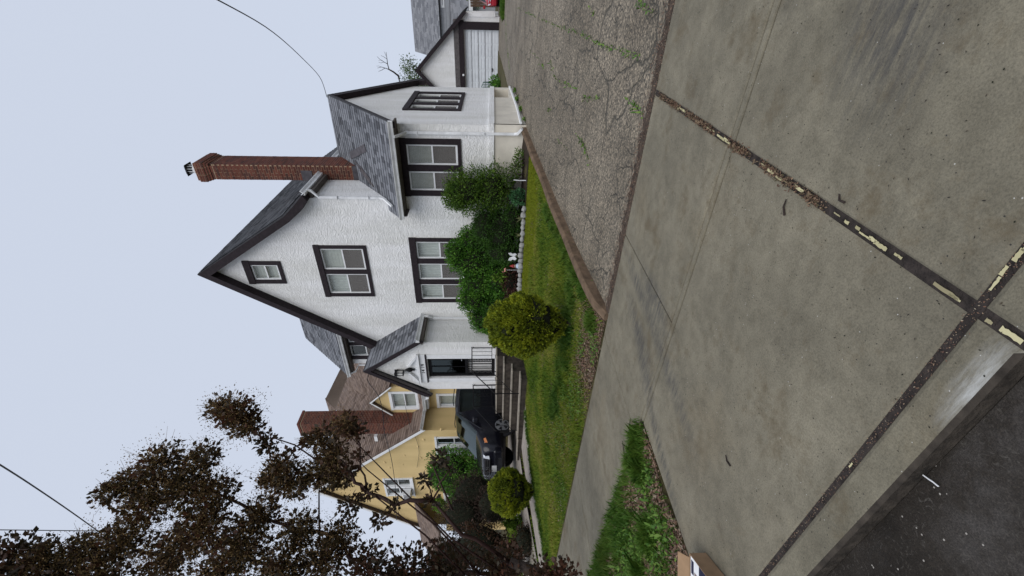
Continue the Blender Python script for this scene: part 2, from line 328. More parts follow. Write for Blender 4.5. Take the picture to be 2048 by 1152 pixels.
def asphalt(name, c0, c1, stones, scale, crack=True, wet=False):
    m, n, l, p = newmat(name); tc = N(n, 'TexCoord'); ob = tc.outputs['Object']
    nz = N(n, 'TexNoise'); nz.inputs['Scale'].default_value = 1.1; nz.inputs['Detail'].default_value = 7; l.new(ob, nz.inputs['Vector'])
    r = ramp(n, [(.35, c0), (.66, c1)]); l.new(nz.outputs[0], r.inputs[0]); c = r.outputs[0]
    vo = N(n, 'TexVoronoi'); vo.inputs['Scale'].default_value = scale; l.new(ob, vo.inputs['Vector'])
    sp = N(n, 'SeparateColor'); l.new(vo.outputs['Color'], sp.inputs[0])
    rs = ramp(n, [(.0, (.35, .35, .35)), (.5, (.9, .88, .85)), (.85, (1.5, 1.45, 1.4)), (1, (2.3, 2.2, 2.1))]); l.new(sp.outputs[0], rs.inputs[0])
    mu = N(n, 'MixRGB', blend_type='MULTIPLY'); mu.inputs[0].default_value = stones; l.new(c, mu.inputs[1]); l.new(rs.outputs[0], mu.inputs[2]); c = mu.outputs[0]
    hb = N(n, 'MixRGB', blend_type='MIX'); hb.inputs[0].default_value = .5; l.new(vo.outputs['Distance'], hb.inputs[1])
    hn = N(n, 'TexNoise'); hn.inputs['Scale'].default_value = scale * 1.7; l.new(ob, hn.inputs['Vector']); l.new(hn.outputs[0], hb.inputs[2]); h = hb.outputs[0]
    if crack:
        dn = N(n, 'TexNoise'); dn.inputs['Scale'].default_value = 2.2; dn.inputs['Detail'].default_value = 5; l.new(ob, dn.inputs['Vector'])
        dm = N(n, 'VectorMath', operation='MULTIPLY_ADD'); l.new(dn.outputs['Color'], dm.inputs[0]); dm.inputs[1].default_value = (.7, .7, 0); l.new(ob, dm.inputs[2])
        mk = None
        for sc, w in ((.62, .0065), (2.3, .010)):
            ve = N(n, 'TexVoronoi', feature='DISTANCE_TO_EDGE'); ve.inputs['Scale'].default_value = sc; l.new(dm.outputs[0], ve.inputs['Vector'])
            rc = ramp(n, [(0, (1, 1, 1)), (w * (2 if sc > 1 else 1.6), (0, 0, 0))]); l.new(ve.outputs['Distance'], rc.inputs[0])
            if mk is None: mk = rc.outputs[0]
            else:
                gt = N(n, 'TexNoise'); gt.inputs['Scale'].default_value = .8; l.new(ob, gt.inputs['Vector']); gr = ramp(n, [(.47, (0, 0, 0)), (.55, (1, 1, 1))]); l.new(gt.outputs[0], gr.inputs[0])
                m1 = N(n, 'Math', operation='MULTIPLY'); l.new(rc.outputs[0], m1.inputs[0]); l.new(gr.outputs[0], m1.inputs[1])
                m2 = N(n, 'Math', operation='MAXIMUM'); l.new(mk, m2.inputs[0]); l.new(m1.outputs[0], m2.inputs[1]); mk = m2.outputs[0]
        x = N(n, 'MixRGB'); l.new(mk, x.inputs[0]); l.new(c, x.inputs[1]); x.inputs[2].default_value = (.040, .036, .026, 1); c = x.outputs[0]
        s = N(n, 'Math', operation='MULTIPLY_ADD'); l.new(mk, s.inputs[0]); s.inputs[1].default_value = -2.5; l.new(h, s.inputs[2]); h = s.outputs[0]
    l.new(c, p.inputs['Base Color']); p.inputs['Roughness'].default_value = .85
    if wet:
        sv2 = N(n, 'TexNoise'); sv2.inputs['Scale'].default_value = 30; sv2.inputs['Detail'].default_value = 8; sv2.inputs['Distortion'].default_value = 2; l.new(ob, sv2.inputs['Vector'])
        sr = ramp(n, [(.64, (0, 0, 0)), (.72, (.8, .8, .8))]); l.new(sv2.outputs[0], sr.inputs[0]); sx = N(n, 'MixRGB'); l.new(sr.outputs[0], sx.inputs[0]); l.new(c, sx.inputs[1]); sx.inputs[2].default_value = (.16, .145, .125, 1); l.new(sx.outputs[0], p.inputs['Base Color'])
        wn_ = N(n, 'TexNoise'); wn_.inputs['Scale'].default_value = 1.6; wn_.inputs['Detail'].default_value = 5; l.new(ob, wn_.inputs['Vector'])
        wr = ramp(n, [(.45, (.95, .95, .95)), (.66, (.45, .45, .45))]); p.inputs['Specular IOR Level'].default_value = .2; l.new(wn_.outputs[0], wr.inputs[0]); l.new(wr.outputs[0], p.inputs['Roughness'])
    bp = N(n, 'Bump'); bp.inputs['Strength'].default_value = .8; bp.inputs['Distance'].default_value = .008; l.new(h, bp.inputs['Height']); l.new(bp.outputs[0], p.inputs['Normal'])
    return m
MAT['drive'] = asphalt('worn_driveway', (.098, .083, .061), (.168, .146, .112), 1.0, 58)
def roadmat():
    m, n, l, p = newmat('street_asphalt'); tc = N(n, 'TexCoord'); ob = tc.outputs['Object']
    def nz(sc, d=6, r=.6, dist=0):
        q = N(n, 'TexNoise'); q.inputs['Scale'].default_value = sc; q.inputs['Detail'].default_value = d; q.inputs['Roughness'].default_value = r; q.inputs['Distortion'].default_value = dist; l.new(ob, q.inputs['Vector']); return q.outputs[0]
    a = ramp(n, [(.36, (.011, .0085, .006)), (.52, (.022, .018, .014)), (.66, (.055, .050, .046))]); l.new(nz(2.2, 8, .65), a.inputs[0])
    f = ramp(n, [(.3, (.5, .5, .5)), (.5, (1, 1, 1)), (.72, (1.9, 1.85, 1.8))]); l.new(nz(150, 4, .75), f.inputs[0])
    mu = N(n, 'MixRGB', blend_type='MULTIPLY'); mu.inputs[0].default_value = .9; l.new(a.outputs[0], mu.inputs[1]); l.new(f.outputs[0], mu.inputs[2])
    sr = ramp(n, [(.57, (0, 0, 0)), (.70, (.8, .8, .8))]); l.new(nz(26, 6, .65, 2.5), sr.inputs[0])
    sx = N(n, 'MixRGB'); l.new(sr.outputs[0], sx.inputs[0]); l.new(mu.outputs[0], sx.inputs[1]); sx.inputs[2].default_value = (.085, .078, .068, 1)
    vo = N(n, 'TexVoronoi'); vo.inputs['Scale'].default_value = 45; l.new(ob, vo.inputs['Vector']); lt = N(n, 'Math', operation='LESS_THAN'); lt.inputs[1].default_value = .16; l.new(vo.outputs['Distance'], lt.inputs[0])
    sc = N(n, 'SeparateColor'); l.new(vo.outputs['Color'], sc.inputs[0]); gt = N(n, 'Math', operation='GREATER_THAN'); gt.inputs[1].default_value = .93; l.new(sc.outputs[0], gt.inputs[0])
    m2 = N(n, 'Math', operation='MULTIPLY'); l.new(lt.outputs[0], m2.inputs[0]); l.new(gt.outputs[0], m2.inputs[1])
    s3 = N(n, 'MixRGB'); l.new(m2.outputs[0], s3.inputs[0]); l.new(sx.outputs[0], s3.inputs[1]); s3.inputs[2].default_value = (.30, .28, .25, 1)
    l.new(s3.outputs[0], p.inputs['Base Color'])
    wr = ramp(n, [(.60, (.9, .9, .9)), (.68, (.18, .18, .18))]); l.new(nz(1.7, 5, .6), wr.inputs[0]); l.new(wr.outputs[0], p.inputs['Roughness']); p.inputs['Specular IOR Level'].default_value = .25
    bp = N(n, 'Bump'); bp.inputs['Strength'].default_value = .6; bp.inputs['Distance'].default_value = .008; l.new(nz(130, 4, .7), bp.inputs['Height']); l.new(bp.outputs[0], p.inputs['Normal'])
    return m
MAT['road'] = roadmat()
MAT['joint'] = basic('joint_tar', (.030, .024, .021), .85, .5, 20, .8, 60)
MAT['yellow_chip'] = island('yellow_paint_chip', [(.30, .27, .15), (.44, .40, .23), (.50, .46, .27), (.22, .19, .11)], .7)
MAT['ground'] = basic('earth', (.060, .052, .022), .95, .4, 5, .7, 40)
MAT['litter'] = island('dry_leaf_litter', [(.10, .05, .035), (.16, .09, .06), (.24, .17, .11), (.07, .035, .03), (.30, .25, .18)], .9)
MAT['grass'] = island('lawn_grass', [(.045, .105, .008), (.085, .165, .012), (.15, .22, .018), (.25, .28, .03), (.34, .28, .09)], .7, noise=.9, trans=.25)
MAT['moss'] = island('mossy_lawn', [(.13, .17, .008), (.18, .22, .010), (.24, .26, .015)], .8, trans=.2)
MAT['grass_dark'] = island('long_grass', [(.035, .095, .010), (.06, .14, .015), (.10, .18, .022), (.17, .22, .04)], .6, noise=1.5, trans=.25)
MAT['weed'] = island('broadleaf_weed', [(.04, .11, .012), (.08, .17, .02), (.15, .24, .035)], .6, trans=.25)
MAT['yew'] = island('golden_yew', [(.028, .045, .004), (.11, .15, .010), (.24, .28, .014), (.38, .39, .022)], .7, noise=4, trans=.15)
MAT['box_green'] = island('boxwood', [(.015, .035, .005), (.042, .095, .010), (.085, .16, .015), (.15, .23, .03)], .6, noise=5, trans=.2)
MAT['dark_green'] = island('dark_evergreen', [(.010, .030, .005), (.026, .07, .009), (.045, .12, .014), (.08, .17, .025)], .6, noise=4, trans=.2)
MAT['mid_green'] = island('leafy_green', [(.014, .050, .006), (.042, .13, .012), (.085, .22, .02), (.17, .33, .045)], .6, noise=3, trans=.2)
MAT['blue_green'] = island('blue_green_leaf', [(.015, .06, .022), (.04, .12, .045), (.07, .18, .07)], .6, noise=6)
MAT['light_green'] = island('light_green_leaf', [(.06, .14, .01), (.12, .22, .02), (.2, .3, .04)], .6, trans=.3)
MAT['purple'] = island('purple_smoke_leaf', [(.020, .016, .009), (.040, .030, .014), (.065, .032, .018), (.11, .042, .024)], .55, noise=1.2, spec=.35, trans=.35)
MAT['smoke'] = island('smoke_plume', [(.09, .062, .024), (.17, .12, .045), (.25, .16, .075), (.14, .09, .05)], .8, noise=1.5, trans=.3)
MAT['twig_brown'] = island('brown_twigs', [(.02, .014, .010), (.035, .022, .015), (.05, .028, .02), (.03, .035, .012)], .7, noise=2)
MAT['stem'] = basic('reddish_stem', (.030, .014, .012), .7, .3, 20)
MAT['pale_leaf'] = island('pale_yucca_leaf', [(.22, .26, .08), (.32, .34, .16), (.42, .40, .25)], .6, trans=.2)
MAT['far_leaf'] = island('far_tree_leaf', [(.05, .09, .03), (.09, .14, .05), (.14, .19, .08)], .7, noise=.5, trans=.3)
MAT['redbush'] = island('red_bush_leaf', [(.03, .010, .010), (.06, .02, .015), (.10, .04, .03), (.03, .03, .012)], .6)

# ================================================================== SETTING: ground, street, sidewalk, driveway
random.seed(4); rng = np.random.default_rng(7)
def lines(a, b, st): 
    n = max(1, round((b - a) / st)); return [a + (b - a) * i / n for i in range(n)]
gx = [-400, -150, -70] + lines(-40, -13, 1.5) + lines(-13, -3.56, .45) + [-3.56, -3.43] + lines(-3.4, 6, 1.0) + [6, 12, 20, 70, 150, 400]
gy = [-200, -60, -12] + lines(-4, 4.3, .8) + [4.3, 4.36] + lines(4.6, 12, .4) + lines(12, 40, 1.6) + [40, 60, 120, 250, 600]
def gz(x, y):
    z = G(x, y) - .008
    if y < 4.33: z -= .16 if not (x < -3.5 and y > 1.1) else .02
    elif -3.5 < x < 6 : z -= .16
    elif abs(x) < 40 and y < 40: z += .014 * math.sin(x * 3.1 + y) * math.sin(y * 2.3 - x)
    return z
V = [(x, y, gz(x, y)) for y in gy for x in gx]; nx = len(gx)
Fc = [(j * nx + i, j * nx + i + 1, (j + 1) * nx + i + 1, (j + 1) * nx + i) for j in range(len(gy) - 1) for i in range(nx - 1)]
struct(MB().add(V, Fc).build('ground', MAT['ground'], smooth=True))

# street
rx = lines(-60, 40, 5) + [40]; ry = [-14, -9, -5, -2, 0, .45, .865]
V = [(x, y, base(x) - .062 + .02 * min(4, .865 - y) * (1 if y > -5 else .9)) for y in ry for x in rx]; nx = len(rx)
Fc = [(j * nx + i, j * nx + i + 1, (j + 1) * nx + i + 1, (j + 1) * nx + i) for j in range(len(ry) - 1) for i in range(nx - 1)]
struct(MB().add(V, Fc).build('road', MAT['road'], smooth=True))
def slab(mb, x0, x1, y0, y1, b=.012, t=.1, dz=0):
    """one cast slab with an eased edge, following the street's fall"""
    P = []
    for k, (e, z) in enumerate(((0, -t), (0, -.008), (b, 0))):
        for x, y in ((x0 + e, y0 + e), (x1 - e, y0 + e), (x1 - e, y1 - e), (x0 + e, y1 - e)):
            P.append((x, y, G(x, y) * (1 if y <= 4.36 else 1) + z + dz))
    f = [(8, 9, 10, 11)]
    for r_ in (0, 4):
        for i in range(4): f.append((r_ + i, r_ + (i + 1) % 4, r_ + 4 + (i + 1) % 4, r_ + 4 + i))
    return mb.add(P, f)
# sidewalk: bedding sheet with one slab child per square
sb = MB().add([(-40, 1.0, base(-40) - .035), (20, 1.0, base(20) - .035), (20, 4.35, base(20) - .035), (-40, 4.35, base(-40) - .035)], [(0, 1, 2, 3)])
sb.v = [(-40, 2.77, base(-40) - .03), (20, 2.77, base(20) - .03), (20, 4.345, base(20) - .03), (-40, 4.345, base(-40) - .03)]
walk = struct(sb.build('sidewalk', MAT['joint']))
xj = [-.824 - 1.46 * k for k in range(0, 14)]
for k in range(13):
    slab(MB(), xj[k + 1] + .006, xj[k] - .006, 2.80, 4.335).build('slab', MAT['walk'], walk)
for x0, x1 in ((-.781, 1.4), (1.41, 2.9), (2.91, 4.4)): slab(MB(), x0, x1, 2.80, 4.335).build('slab', MAT['walk'], walk)
slab(MB(), -3.47, -.824, 2.733, 2.786, b=.006).build('tooled_border', MAT['walk'], walk)
slab(MB(), -.781, 4.4, 2.733, 2.786, b=.006).build('tooled_border', MAT['walk'], walk)
# driveway apron across the planting strip
ab = MB().add([(-3.46, 1.0, base(-3.46) - .03), (5, 1.0, base(5) - .03), (5, 2.74, base(5) - .03), (-3.46, 2.74, base(-3.46) - .03)], [(0, 1, 2, 3)])
apron = struct(ab.build('driveway_apron', MAT['joint']))
for x0, x1 in ((-3.47, -.824), (-.781, 1.8), (1.81, 4.4)): slab(MB(), x0, x1, 1.053, 2.722).build('slab', MAT['walk'], apron)
# kerb: a row of cast kerb stones, dropped at the apron
kb = MB().add([(-40, .875, base(-40) - .1), (20, .875, base(20) - .1), (20, 1.07, base(20) - .1 + .0), (-40, 1.07, base(-40) - .1)], [(0, 1, 2, 3)])
kerb = struct(kb.build('kerb', MAT['joint']))
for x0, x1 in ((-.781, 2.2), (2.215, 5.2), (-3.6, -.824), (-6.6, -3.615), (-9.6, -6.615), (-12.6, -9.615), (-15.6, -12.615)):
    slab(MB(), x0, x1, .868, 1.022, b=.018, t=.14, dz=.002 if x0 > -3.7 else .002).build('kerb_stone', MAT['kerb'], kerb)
    ks_ = C.objects[-1].data if False else bpy.data.objects[[o.name for o in kerb.children][-1]].data; ks_.materials.append(MAT['kerb_grime_shade'])
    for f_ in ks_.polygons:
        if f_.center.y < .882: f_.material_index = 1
# tarred joints with debris and chips of yellow paint
V = []
for x0, x1, y0, y1 in ((-.826, -.779, .87, 4.33), (-6, 5, 1.021, 1.055)):
    V += [(x0, y0, base(x0) - .006), (x1, y0, base(x1) - .006), (x1, y1, base(x1) - .006), (x0, y1, base(x0) - .006)]
V[4:8] = [(a, b, c + .0015) for a, b, c in V[4:8]]
struct(MB().add(V, [(0, 1, 2, 3), (4, 5, 6, 7)]).build('expansion_joint', MAT['joint']))
mb = MB(); random.seed(11)
def chip(cx, cy, L, W, along):
    n = 7; top = []; bot = []
    for i in range(n + 1):
        t = (i / n - .5) * L; w1 = W * (.5 + random.uniform(-.16, .1)); w0 = W * (.5 + random.uniform(-.16, .1))
        for lst, s in ((top, w1), (bot, -w0)):
            x, y = (cx + s, cy + t) if along == 'y' else (cx + t, cy + s)
            lst.append((x, y, base(x) + .0035))
    k = len(mb.v); mb.v += top + bot
    for i in range(n): mb.f.append((k + i, k + i + 1, k + n + 1 + i + 1, k + n + 1 + i))
y = .92
while y < 4.1:
    if math.sin(y * 9.1) + .6 * math.sin(y * 23) > -.35 * (2.6 - y):
        chip(-.802 + random.uniform(-.007, .007), y, random.uniform(.02, .10), random.uniform(.006, .018), 'y')
    y += random.uniform(.03, .09)
for x in [-.70, -.66, -.60, -.55, -.49, -.42, -.33, -.25, -.18, -.1, -1.62]: chip(x + random.uniform(-.01, .01), 1.038 + random.uniform(-.006, .006), random.uniform(.02, .07), random.uniform(.006, .016), 'x')
stuff(mb.build('joint_paint_chips', MAT['yellow_chip']))

# worn asphalt driveway up to the garage
dx = lines(-3.42, 3.2, .55) + [3.2]; dy = [4.337] + lines(4.6, 33, .8) + [33]
def dz(x, y): 
    n = .012 * math.sin(x * 2.1 + y * .7) * math.sin(y * 1.3 + .4)
    return G(x, y) - .035 + (n if y > 4.5 else .028) 
V = [(x if y < 16.6 else -7.5 + (x + 3.42) * 11.0 / 6.62, y, dz(x, y)) for y in dy for x in dx]; nx = len(dx)
V = [(x, y, dz(x, y)) for x, y, _ in V]
Fc = [(j * nx + i, j * nx + i + 1, (j + 1) * nx + i + 1, (j + 1) * nx + i) for j in range(len(dy) - 1) for i in range(nx - 1)]
struct(MB().add(V, Fc).build('driveway', MAT['drive'], smooth=True))
# driveway edging kerb: three old brown concrete lengths
ek = thing('driveway_edging', 'long low brown concrete edging between the driveway and the lawn', 'edging', (-3.47, 8, G(-3.47, 8)))
def epath(t): return Vector((-3.50 + .42 * max(0, (t - 6.2) / 5.7) ** 1.0, t, 0))
for a, b in ((4.40, 5.9), (5.91, 7.92), (7.93, 10.0), (10.01, 11.98)):
    m = MB(); st = [a + (b - a) * i / 6 for i in range(7)]; P = []
    for t in st:
        c = epath(t); g = G(c.x, t) + .01 * math.sin(t * 2.7)
        h = .10 if t > 4.7 else .10 * max(.25, (t - 4.3) / .4)
        P += [(c.x - .075, t, g - .12), (c.x - .065, t, g + h - .02), (c.x - .045, t, g + h), (c.x + .045, t, g + h), (c.x + .065, t, g + h - .025), (c.x + .075, t, g - .12)]
    f = [(6 * i + j, 6 * i + j + 1, 6 * i + j + 7, 6 * i + j + 6) for i in range(6) for j in range(5)] + [(0, 1, 2, 3, 4, 5), tuple(36 + j for j in range(6))]
    m.add(P, f).build('edging_length', MAT['edge'], ek)
# path from the steps to the sidewalk
PR = [(1041, 700), (1045, 760), (1053, 800), (1062, 900), (1073, 985), (1085, 1060), (1098, 1135)]
PL = [(1034, 800), (1034, 860), (1036, 905), (1047, 945), (1059, 1000), (1070, 1052), (1092, 1127)]
pr = [(-9.55, 9.3), (-9.9, 8.6), (-10.35, 8.1), (-10.75, 7.2), (-10.95, 6.2), (-11.05, 5.2), (-11.1, 4.34)]
pl = [(-11.8, 9.3), (-12.0, 8.6), (-12.1, 8.1), (-12.15, 7.2), (-12.2, 6.2), (-12.25, 5.2), (-12.3, 4.34)]
V = []
for (a, b), (c, d) in zip(pr, pl): V += [(a, b, G(a, b) + .02), (c, d, G(c, d) + .02)]
struct(MB().add(V, [(2 * i, 2 * i + 1, 2 * i + 3, 2 * i + 2) for i in range(6)]).build('garden_path', MAT['path'], smooth=True))
# planted bed below the front windows
V = []; bx = lines(-9.25, -3.25, .3) + [-3.25]
for x in bx:
    for y in (10.62, 11.0, 11.3, 11.66): V.append((x, y, G(x, y) + .02 + .03 * math.sin(x * 4 + y * 3) * (y > 10.7)))
struct(MB().add(V, [(4 * i + j, 4 * i + j + 1, 4 * i + j + 5, 4 * i + j + 4) for i in range(len(bx) - 1) for j in range(3)]).build('planting_bed', MAT['soil'], smooth=True))

# ================================================================== WALLS / WINDOWS / ROOFS helpers
Z = Vector((0, 0, 1))
def wall(name, mat, parent, O, U, Nn, outline, holes=(), reveal=.14):
    """wall sheet in the plane O + u*U + v*Z with real openings and reveals; Nn points outdoors"""
    loops = [[Vector((u, v, 0)) for u, v in outline]] + [[Vector((a, b, 0)), Vector((a, d, 0)), Vector((c, d, 0)), Vector((c, b, 0))] for a, b, c, d in holes]
    tris = geometry.tessellate_polygon(loops); flat = [p for lp in loops for p in lp]
    mb = MB(); mb.add([O + U * p.x + Z * p.y for p in flat], tris)
    for a, b, c, d in holes:
        q = [(a, b), (c, b), (c, d), (a, d)]
        for i in range(4):
            (u0, v0), (u1, v1) = q[i], q[(i + 1) % 4]
            p0 = O + U * u0 + Z * v0; p1 = O + U * u1 + Z * v1
            mb.add([p0, p1, p1 - Nn * reveal, p0 - Nn * reveal], [(0, 1, 2, 3)])
    me = bpy.data.meshes.new(name); me.from_pydata(mb.v, [], mb.f)
    bm = bmesh.new(); bm.from_mesh(me); bm.normal_update()
    for f in bm.faces:
        if abs(f.normal.dot(Nn)) > .5 and f.normal.dot(Nn) < 0: f.normal_flip()
    bm.to_mesh(me); bm.free(); return link(name, me, mat, parent)
def curtain_mesh(O, U, Nn, u0, u1, v0, v1, dep, amp=.012, per=.09):
    n = max(8, int((u1 - u0) / per * 6)); mb = MB(); P = []
    for i in range(n + 1):
        u = u0 + (u1 - u0) * i / n; a = amp * math.sin(u * 2 * math.pi / per) * (1 + .4 * math.sin(u * 7))
        P += [O + U * u + Z * v0 - Nn * (dep + a), O + U * u + Z * v1 - Nn * (dep + a)]
    return mb.add(P, [(2 * i, 2 * i + 1, 2 * i + 3, 2 * i + 2) for i in range(n)])
def window(parent, O, U, Nn, u0, v0, u1, v1, n=1, side=.09, top=.12, bot=.07, mul=.13, trim='trim', sash='white', back='blind', split=.5, screen=True, proud=.03, sw=.045, sill=False):
    """dark board surround with n double-hung units. (u0,v0,u1,v1) = outside of the boards"""
    mb = MB(); W = -Nn
    def bd(a, b, c, d, pr=proud): mb.obox(O, U, Z, W, a, c, b, d, -pr, .10)
    bd(u0, v0, u0 + side, v1 - top); bd(u1 - side, v0, u1, v1 - top); bd(u0 - .012, v1 - top, u1 + .012, v1, proud + .012); bd(u0 + side, v0, u1 - side, v0 + bot)
    cw = (u1 - u0 - 2 * side - mul * (n - 1)) / n; cells = []
    for i in range(n):
        a = u0 + side + i * (cw + mul); cells.append((a, a + cw))
        if i < n - 1: bd(a + cw, v0 + bot, a + cw + mul, v1 - top, proud - .004)
    if sill: mb.obox(O, U, Z, W, u0 - .03, u1 + .03, v0 - .05, v0 - .001, -proud - .03, .05)
    w = mb.build('window', MAT[trim], parent)
    b0, b1 = v0 + bot, v1 - top; vm = b0 + (b1 - b0) * (1 - split)
    for k, (a, c) in enumerate(cells):
        s = MB(); g = .002
        s.obox(O, U, Z, W, a + g, a + sw, b0 + g, b1 - g, .005, .09); s.obox(O, U, Z, W, c - sw, c - g, b0 + g, b1 - g, .005, .09)
        s.obox(O, U, Z, W, a + sw, c - sw, b0 + g, b0 + sw + .01, .008, .09); s.obox(O, U, Z, W, a + sw, c - sw, b1 - sw, b1 - g, .008, .09)
        s.obox(O, U, Z, W, a + sw, c - sw, vm - .02, vm + .02, .012, .085); s.build('sash', MAT[sash], w)
        for (lo, hi, dp) in ((b0 + sw + .01, vm - .02, .06), (vm + .02, b1 - sw, .04)):
            MB().obox(O, U, Z, W, a + sw, c - sw, lo, hi, dp, dp + .006).build('pane', MAT['glass'], w)
        if screen: MB().obox(O, U, Z, W, a + sw, c - sw, b0 + sw + .01, vm - .02, .022, .024).build('insect_screen', MAT['screen'], w)
        bk = back[k] if isinstance(back, (list, tuple)) else back
        if bk == 'curtain': curtain_mesh(O, U, Nn, a, c, b0, b1, .125).build('curtain', MAT['curtain'], w, smooth=True)
        elif bk == 'dark': MB().obox(O, U, Z, W, a, c, b0, b1, .135, .14).build('dark_interior', MAT['dark_room'], w)
        else:
            m2 = MB(); nb = int((b1 - b0) / .045)
            for i in range(nb):
                z0 = b0 + (b1 - b0) * i / nb; m2.obox(O, U, Z, W, a, c, z0, z0 + .043, .11 + (.003 if i % 2 else 0), .118)
            m2.build('blind', MAT[bk], w)
    return w
def inset(u0, v0, u1, v1, k=.03): return (u0 + k, v0 + k, u1 - k, v1 - k)
tab_mesh = None
def tab():
    global tab_mesh
    if tab_mesh is None:                      # one shingle tab: unit wide, butt edge lifted
        mb = MB(); mb.add([(0, 0, .002), (1, 0, .002), (1, .19, .002), (0, .19, .002), (0, 0, .024), (1, 0, .024), (1, .19, .006), (0, .19, .006)],
                          [(4, 5, 6, 7), (0, 1, 5, 4), (1, 2, 6, 5), (3, 0, 4, 7)])
        tab_mesh = bpy.data.meshes.new('shingle'); tab_mesh.from_pydata(mb.v, [], mb.f); tab_mesh.materials.append(MAT['shingle'])
    return tab_mesh
def poly_range(poly, v):
    xs = []
    for i in range(len(poly)):
        (a, b), (c, d) = poly[i], poly[(i + 1) % len(poly)]
        if (b - v) * (d - v) < 0: xs.append(a + (c - a) * (v - b) / (d - b))
    return (min(xs), max(xs)) if xs else None
def roof_plane(name, parent, O, U, Vv, poly, mats=('roof_base', 'shingle_i'), thick=.07, individual=False, expo=.14, wmin=.17, wmax=.36, seed=1, cap=0):
    """roof slope: deck prism + courses of shingle tabs. poly in (u along eave, v up the slope)."""
    rnd = random.Random(seed); Nn = U.cross(Vv).normalized()
    if Nn.z < 0: Nn = -Nn
    mb = MB(); mb.prism([O + U * a + Vv * b for a, b in poly], -Nn * thick); deck = mb.build(name, MAT[mats[0]], parent)
    vmax = max(b for a, b in poly); vmin = min(b for a, b in poly); big = MB(); cnt = 0
    nrow = int((vmax - vmin) / expo)
    for r_ in range(nrow):
        v = vmin + r_ * expo; rg = poly_range(poly, min(vmax - .01, v + .05))
        if not rg: continue
        u = rg[0] - (0 if r_ % 2 else .0)
        first = True
        while u < rg[1] - .03:
            w = rnd.uniform(wmin, wmax) * (rnd.uniform(.4, .9) if first else 1); first = False
            e = min(u + w, rg[1]); lift = rnd.uniform(0, .006)
            o = O + U * u + Vv * v + Nn * lift
            sy = min(1.0, (vmax - v) / .19)
            Mx = Matrix((U * (e - u - .004), Vv * sy, Nn)).transposed().to_4x4(); Mx.translation = o
            if individual and cnt < cap:
                cnt += 1
                ob = bpy.data.objects.new('shingle', tab()); C.objects.link(ob); ob.parent = deck; ob.matrix_basis = Mx
            else:
                big.add([Mx @ Vector(p) for p in ((0, 0, .002), (1, 0, .002), (0, 0, .024), (1, 0, .024), (1, .19, .006), (0, .19, .006))], [(2, 3, 4, 5), (0, 1, 3, 2)])
            u = e
    if big.v: stuff(big.build('shingle_courses', MAT[mats[1]], deck))
    return deck
def gutter(parent, a, b, out, name='gutter', mat='gutter'):
    """K-profile gutter from a to b; out = outward horizontal direction"""
    prof = [(0, 0), (0, -.12), (.07, -.12), (.085, -.07), (.12, -.02), (.125, 0), (.11, 0), (.10, -.02), (.07, -.06), (.06, -.105), (.012, -.105), (.012, 0)]
    return MB().sweep(prof, [a, b], out).build(name, MAT[mat], parent)
def downspout(parent, pts, r=.038, mat='gutter'):
    return MB().tube(pts, r, 4).build('downspout', MAT[mat], parent)
def bricks(mb, x0, x1, y0, y1, z0, z1, h=.068, L=.20, j=.013, pr=.006):
    """brick faces on the four sides of a shaft"""
    n = int((z1 - z0) / h)
    for k in range(n):
        za = z0 + k * h; off = (L + j) * .5 * (k % 2)
        for ax, a0, a1 in (('y-', x0, x1), ('y+', x0, x1), ('x-', y0, y1), ('x+', y0, y1)):
            u = a0 - off
            while u < a1 - .02:
                s, e = max(u, a0), min(u + L, a1)
                if e - s > .03:
                    d = pr + random.uniform(-.002, .003)
                    if ax == 'y-': mb.box(s, e, y0 - d, y0, za, za + h - j)
                    elif ax == 'y+': mb.box(s, e, y1, y1 + d, za, za + h - j)
                    elif ax == 'x-': mb.box(x0 - d, x0, s, e, za, za + h - j)
                    else: mb.box(x1, x1 + d, s, e, za, za + h - j)
                u += L + j
    return mb
def chimney(parent, x0, x1, y0, y1, z0, z1, corbel=True, flue=True):
    core = MB().box(x0, x1, y0, y1, z0, z1); ch = core.build('chimney', MAT['mortar'], parent)
    mb = bricks(MB(), x0, x1, y0, y1, z0, z1 - (.5 if corbel else 0))
    if corbel:
        for k, e in enumerate((.0, .02, .04, .06, .06, .06, .03)):
            za = z1 - .5 + k * .072
            MB().box(x0 - e, x1 + e, y0 - e, y1 + e, za, za + .070).build('corbel_course', MAT['mortar'], ch)
            bricks(mb, x0 - e, x1 + e, y0 - e, y1 + e, za, za + .070)
    stuff(mb.build('brickwork', MAT['brick'], ch))
    return ch
XU, YU = Vector((1, 0, 0)), Vector((0, 1, 0)); NF, NR = Vector((0, -1, 0)), Vector((1, 0, 0)); O0 = Vector((0, 0, 0))

# ================================================================== THE WHITE HOUSE
FY = 11.6                                     # main front wall
house = thing('white_house', 'white stucco gabled house with dark window boards and tall red brick chimney', 'house', (-7, 14, .6))
OF = Vector((0, FY, 0)); gb = .3
AP = (-7.40, 10.05)                            # gable point of the wall
fo = [(-10.6, gb), (-5.03, gb), (-5.03, 6.60), (-5.42, 7.02), AP, (-10.6, AP[1] - 3.2 * 1.55)]
WIN = {'small': (-7.85, 7.86, -7.05, 8.98), 'upper': (-8.34, 5.24, -6.50, 6.78), 'triple': (-8.58, 2.28, -6.24, 3.96)}
wall('front_wall', MAT['stucco'], house, OF, XU, NF, fo, [inset(*WIN[k]) for k in WIN])
window(house, OF, XU, NF, *WIN['small'], n=1, side=.13, top=.20, bot=.11, back='blind', screen=False)
window(house, OF, XU, NF, *WIN['upper'], n=2, side=.11, top=.17, bot=.10, mul=.15, back=('curtain', 'blind'))
window(house, OF, XU, NF, *WIN['triple'], n=3, side=.12, top=.19, bot=.10, mul=.17, back=('curtain', 'curtain', 'curtain'))
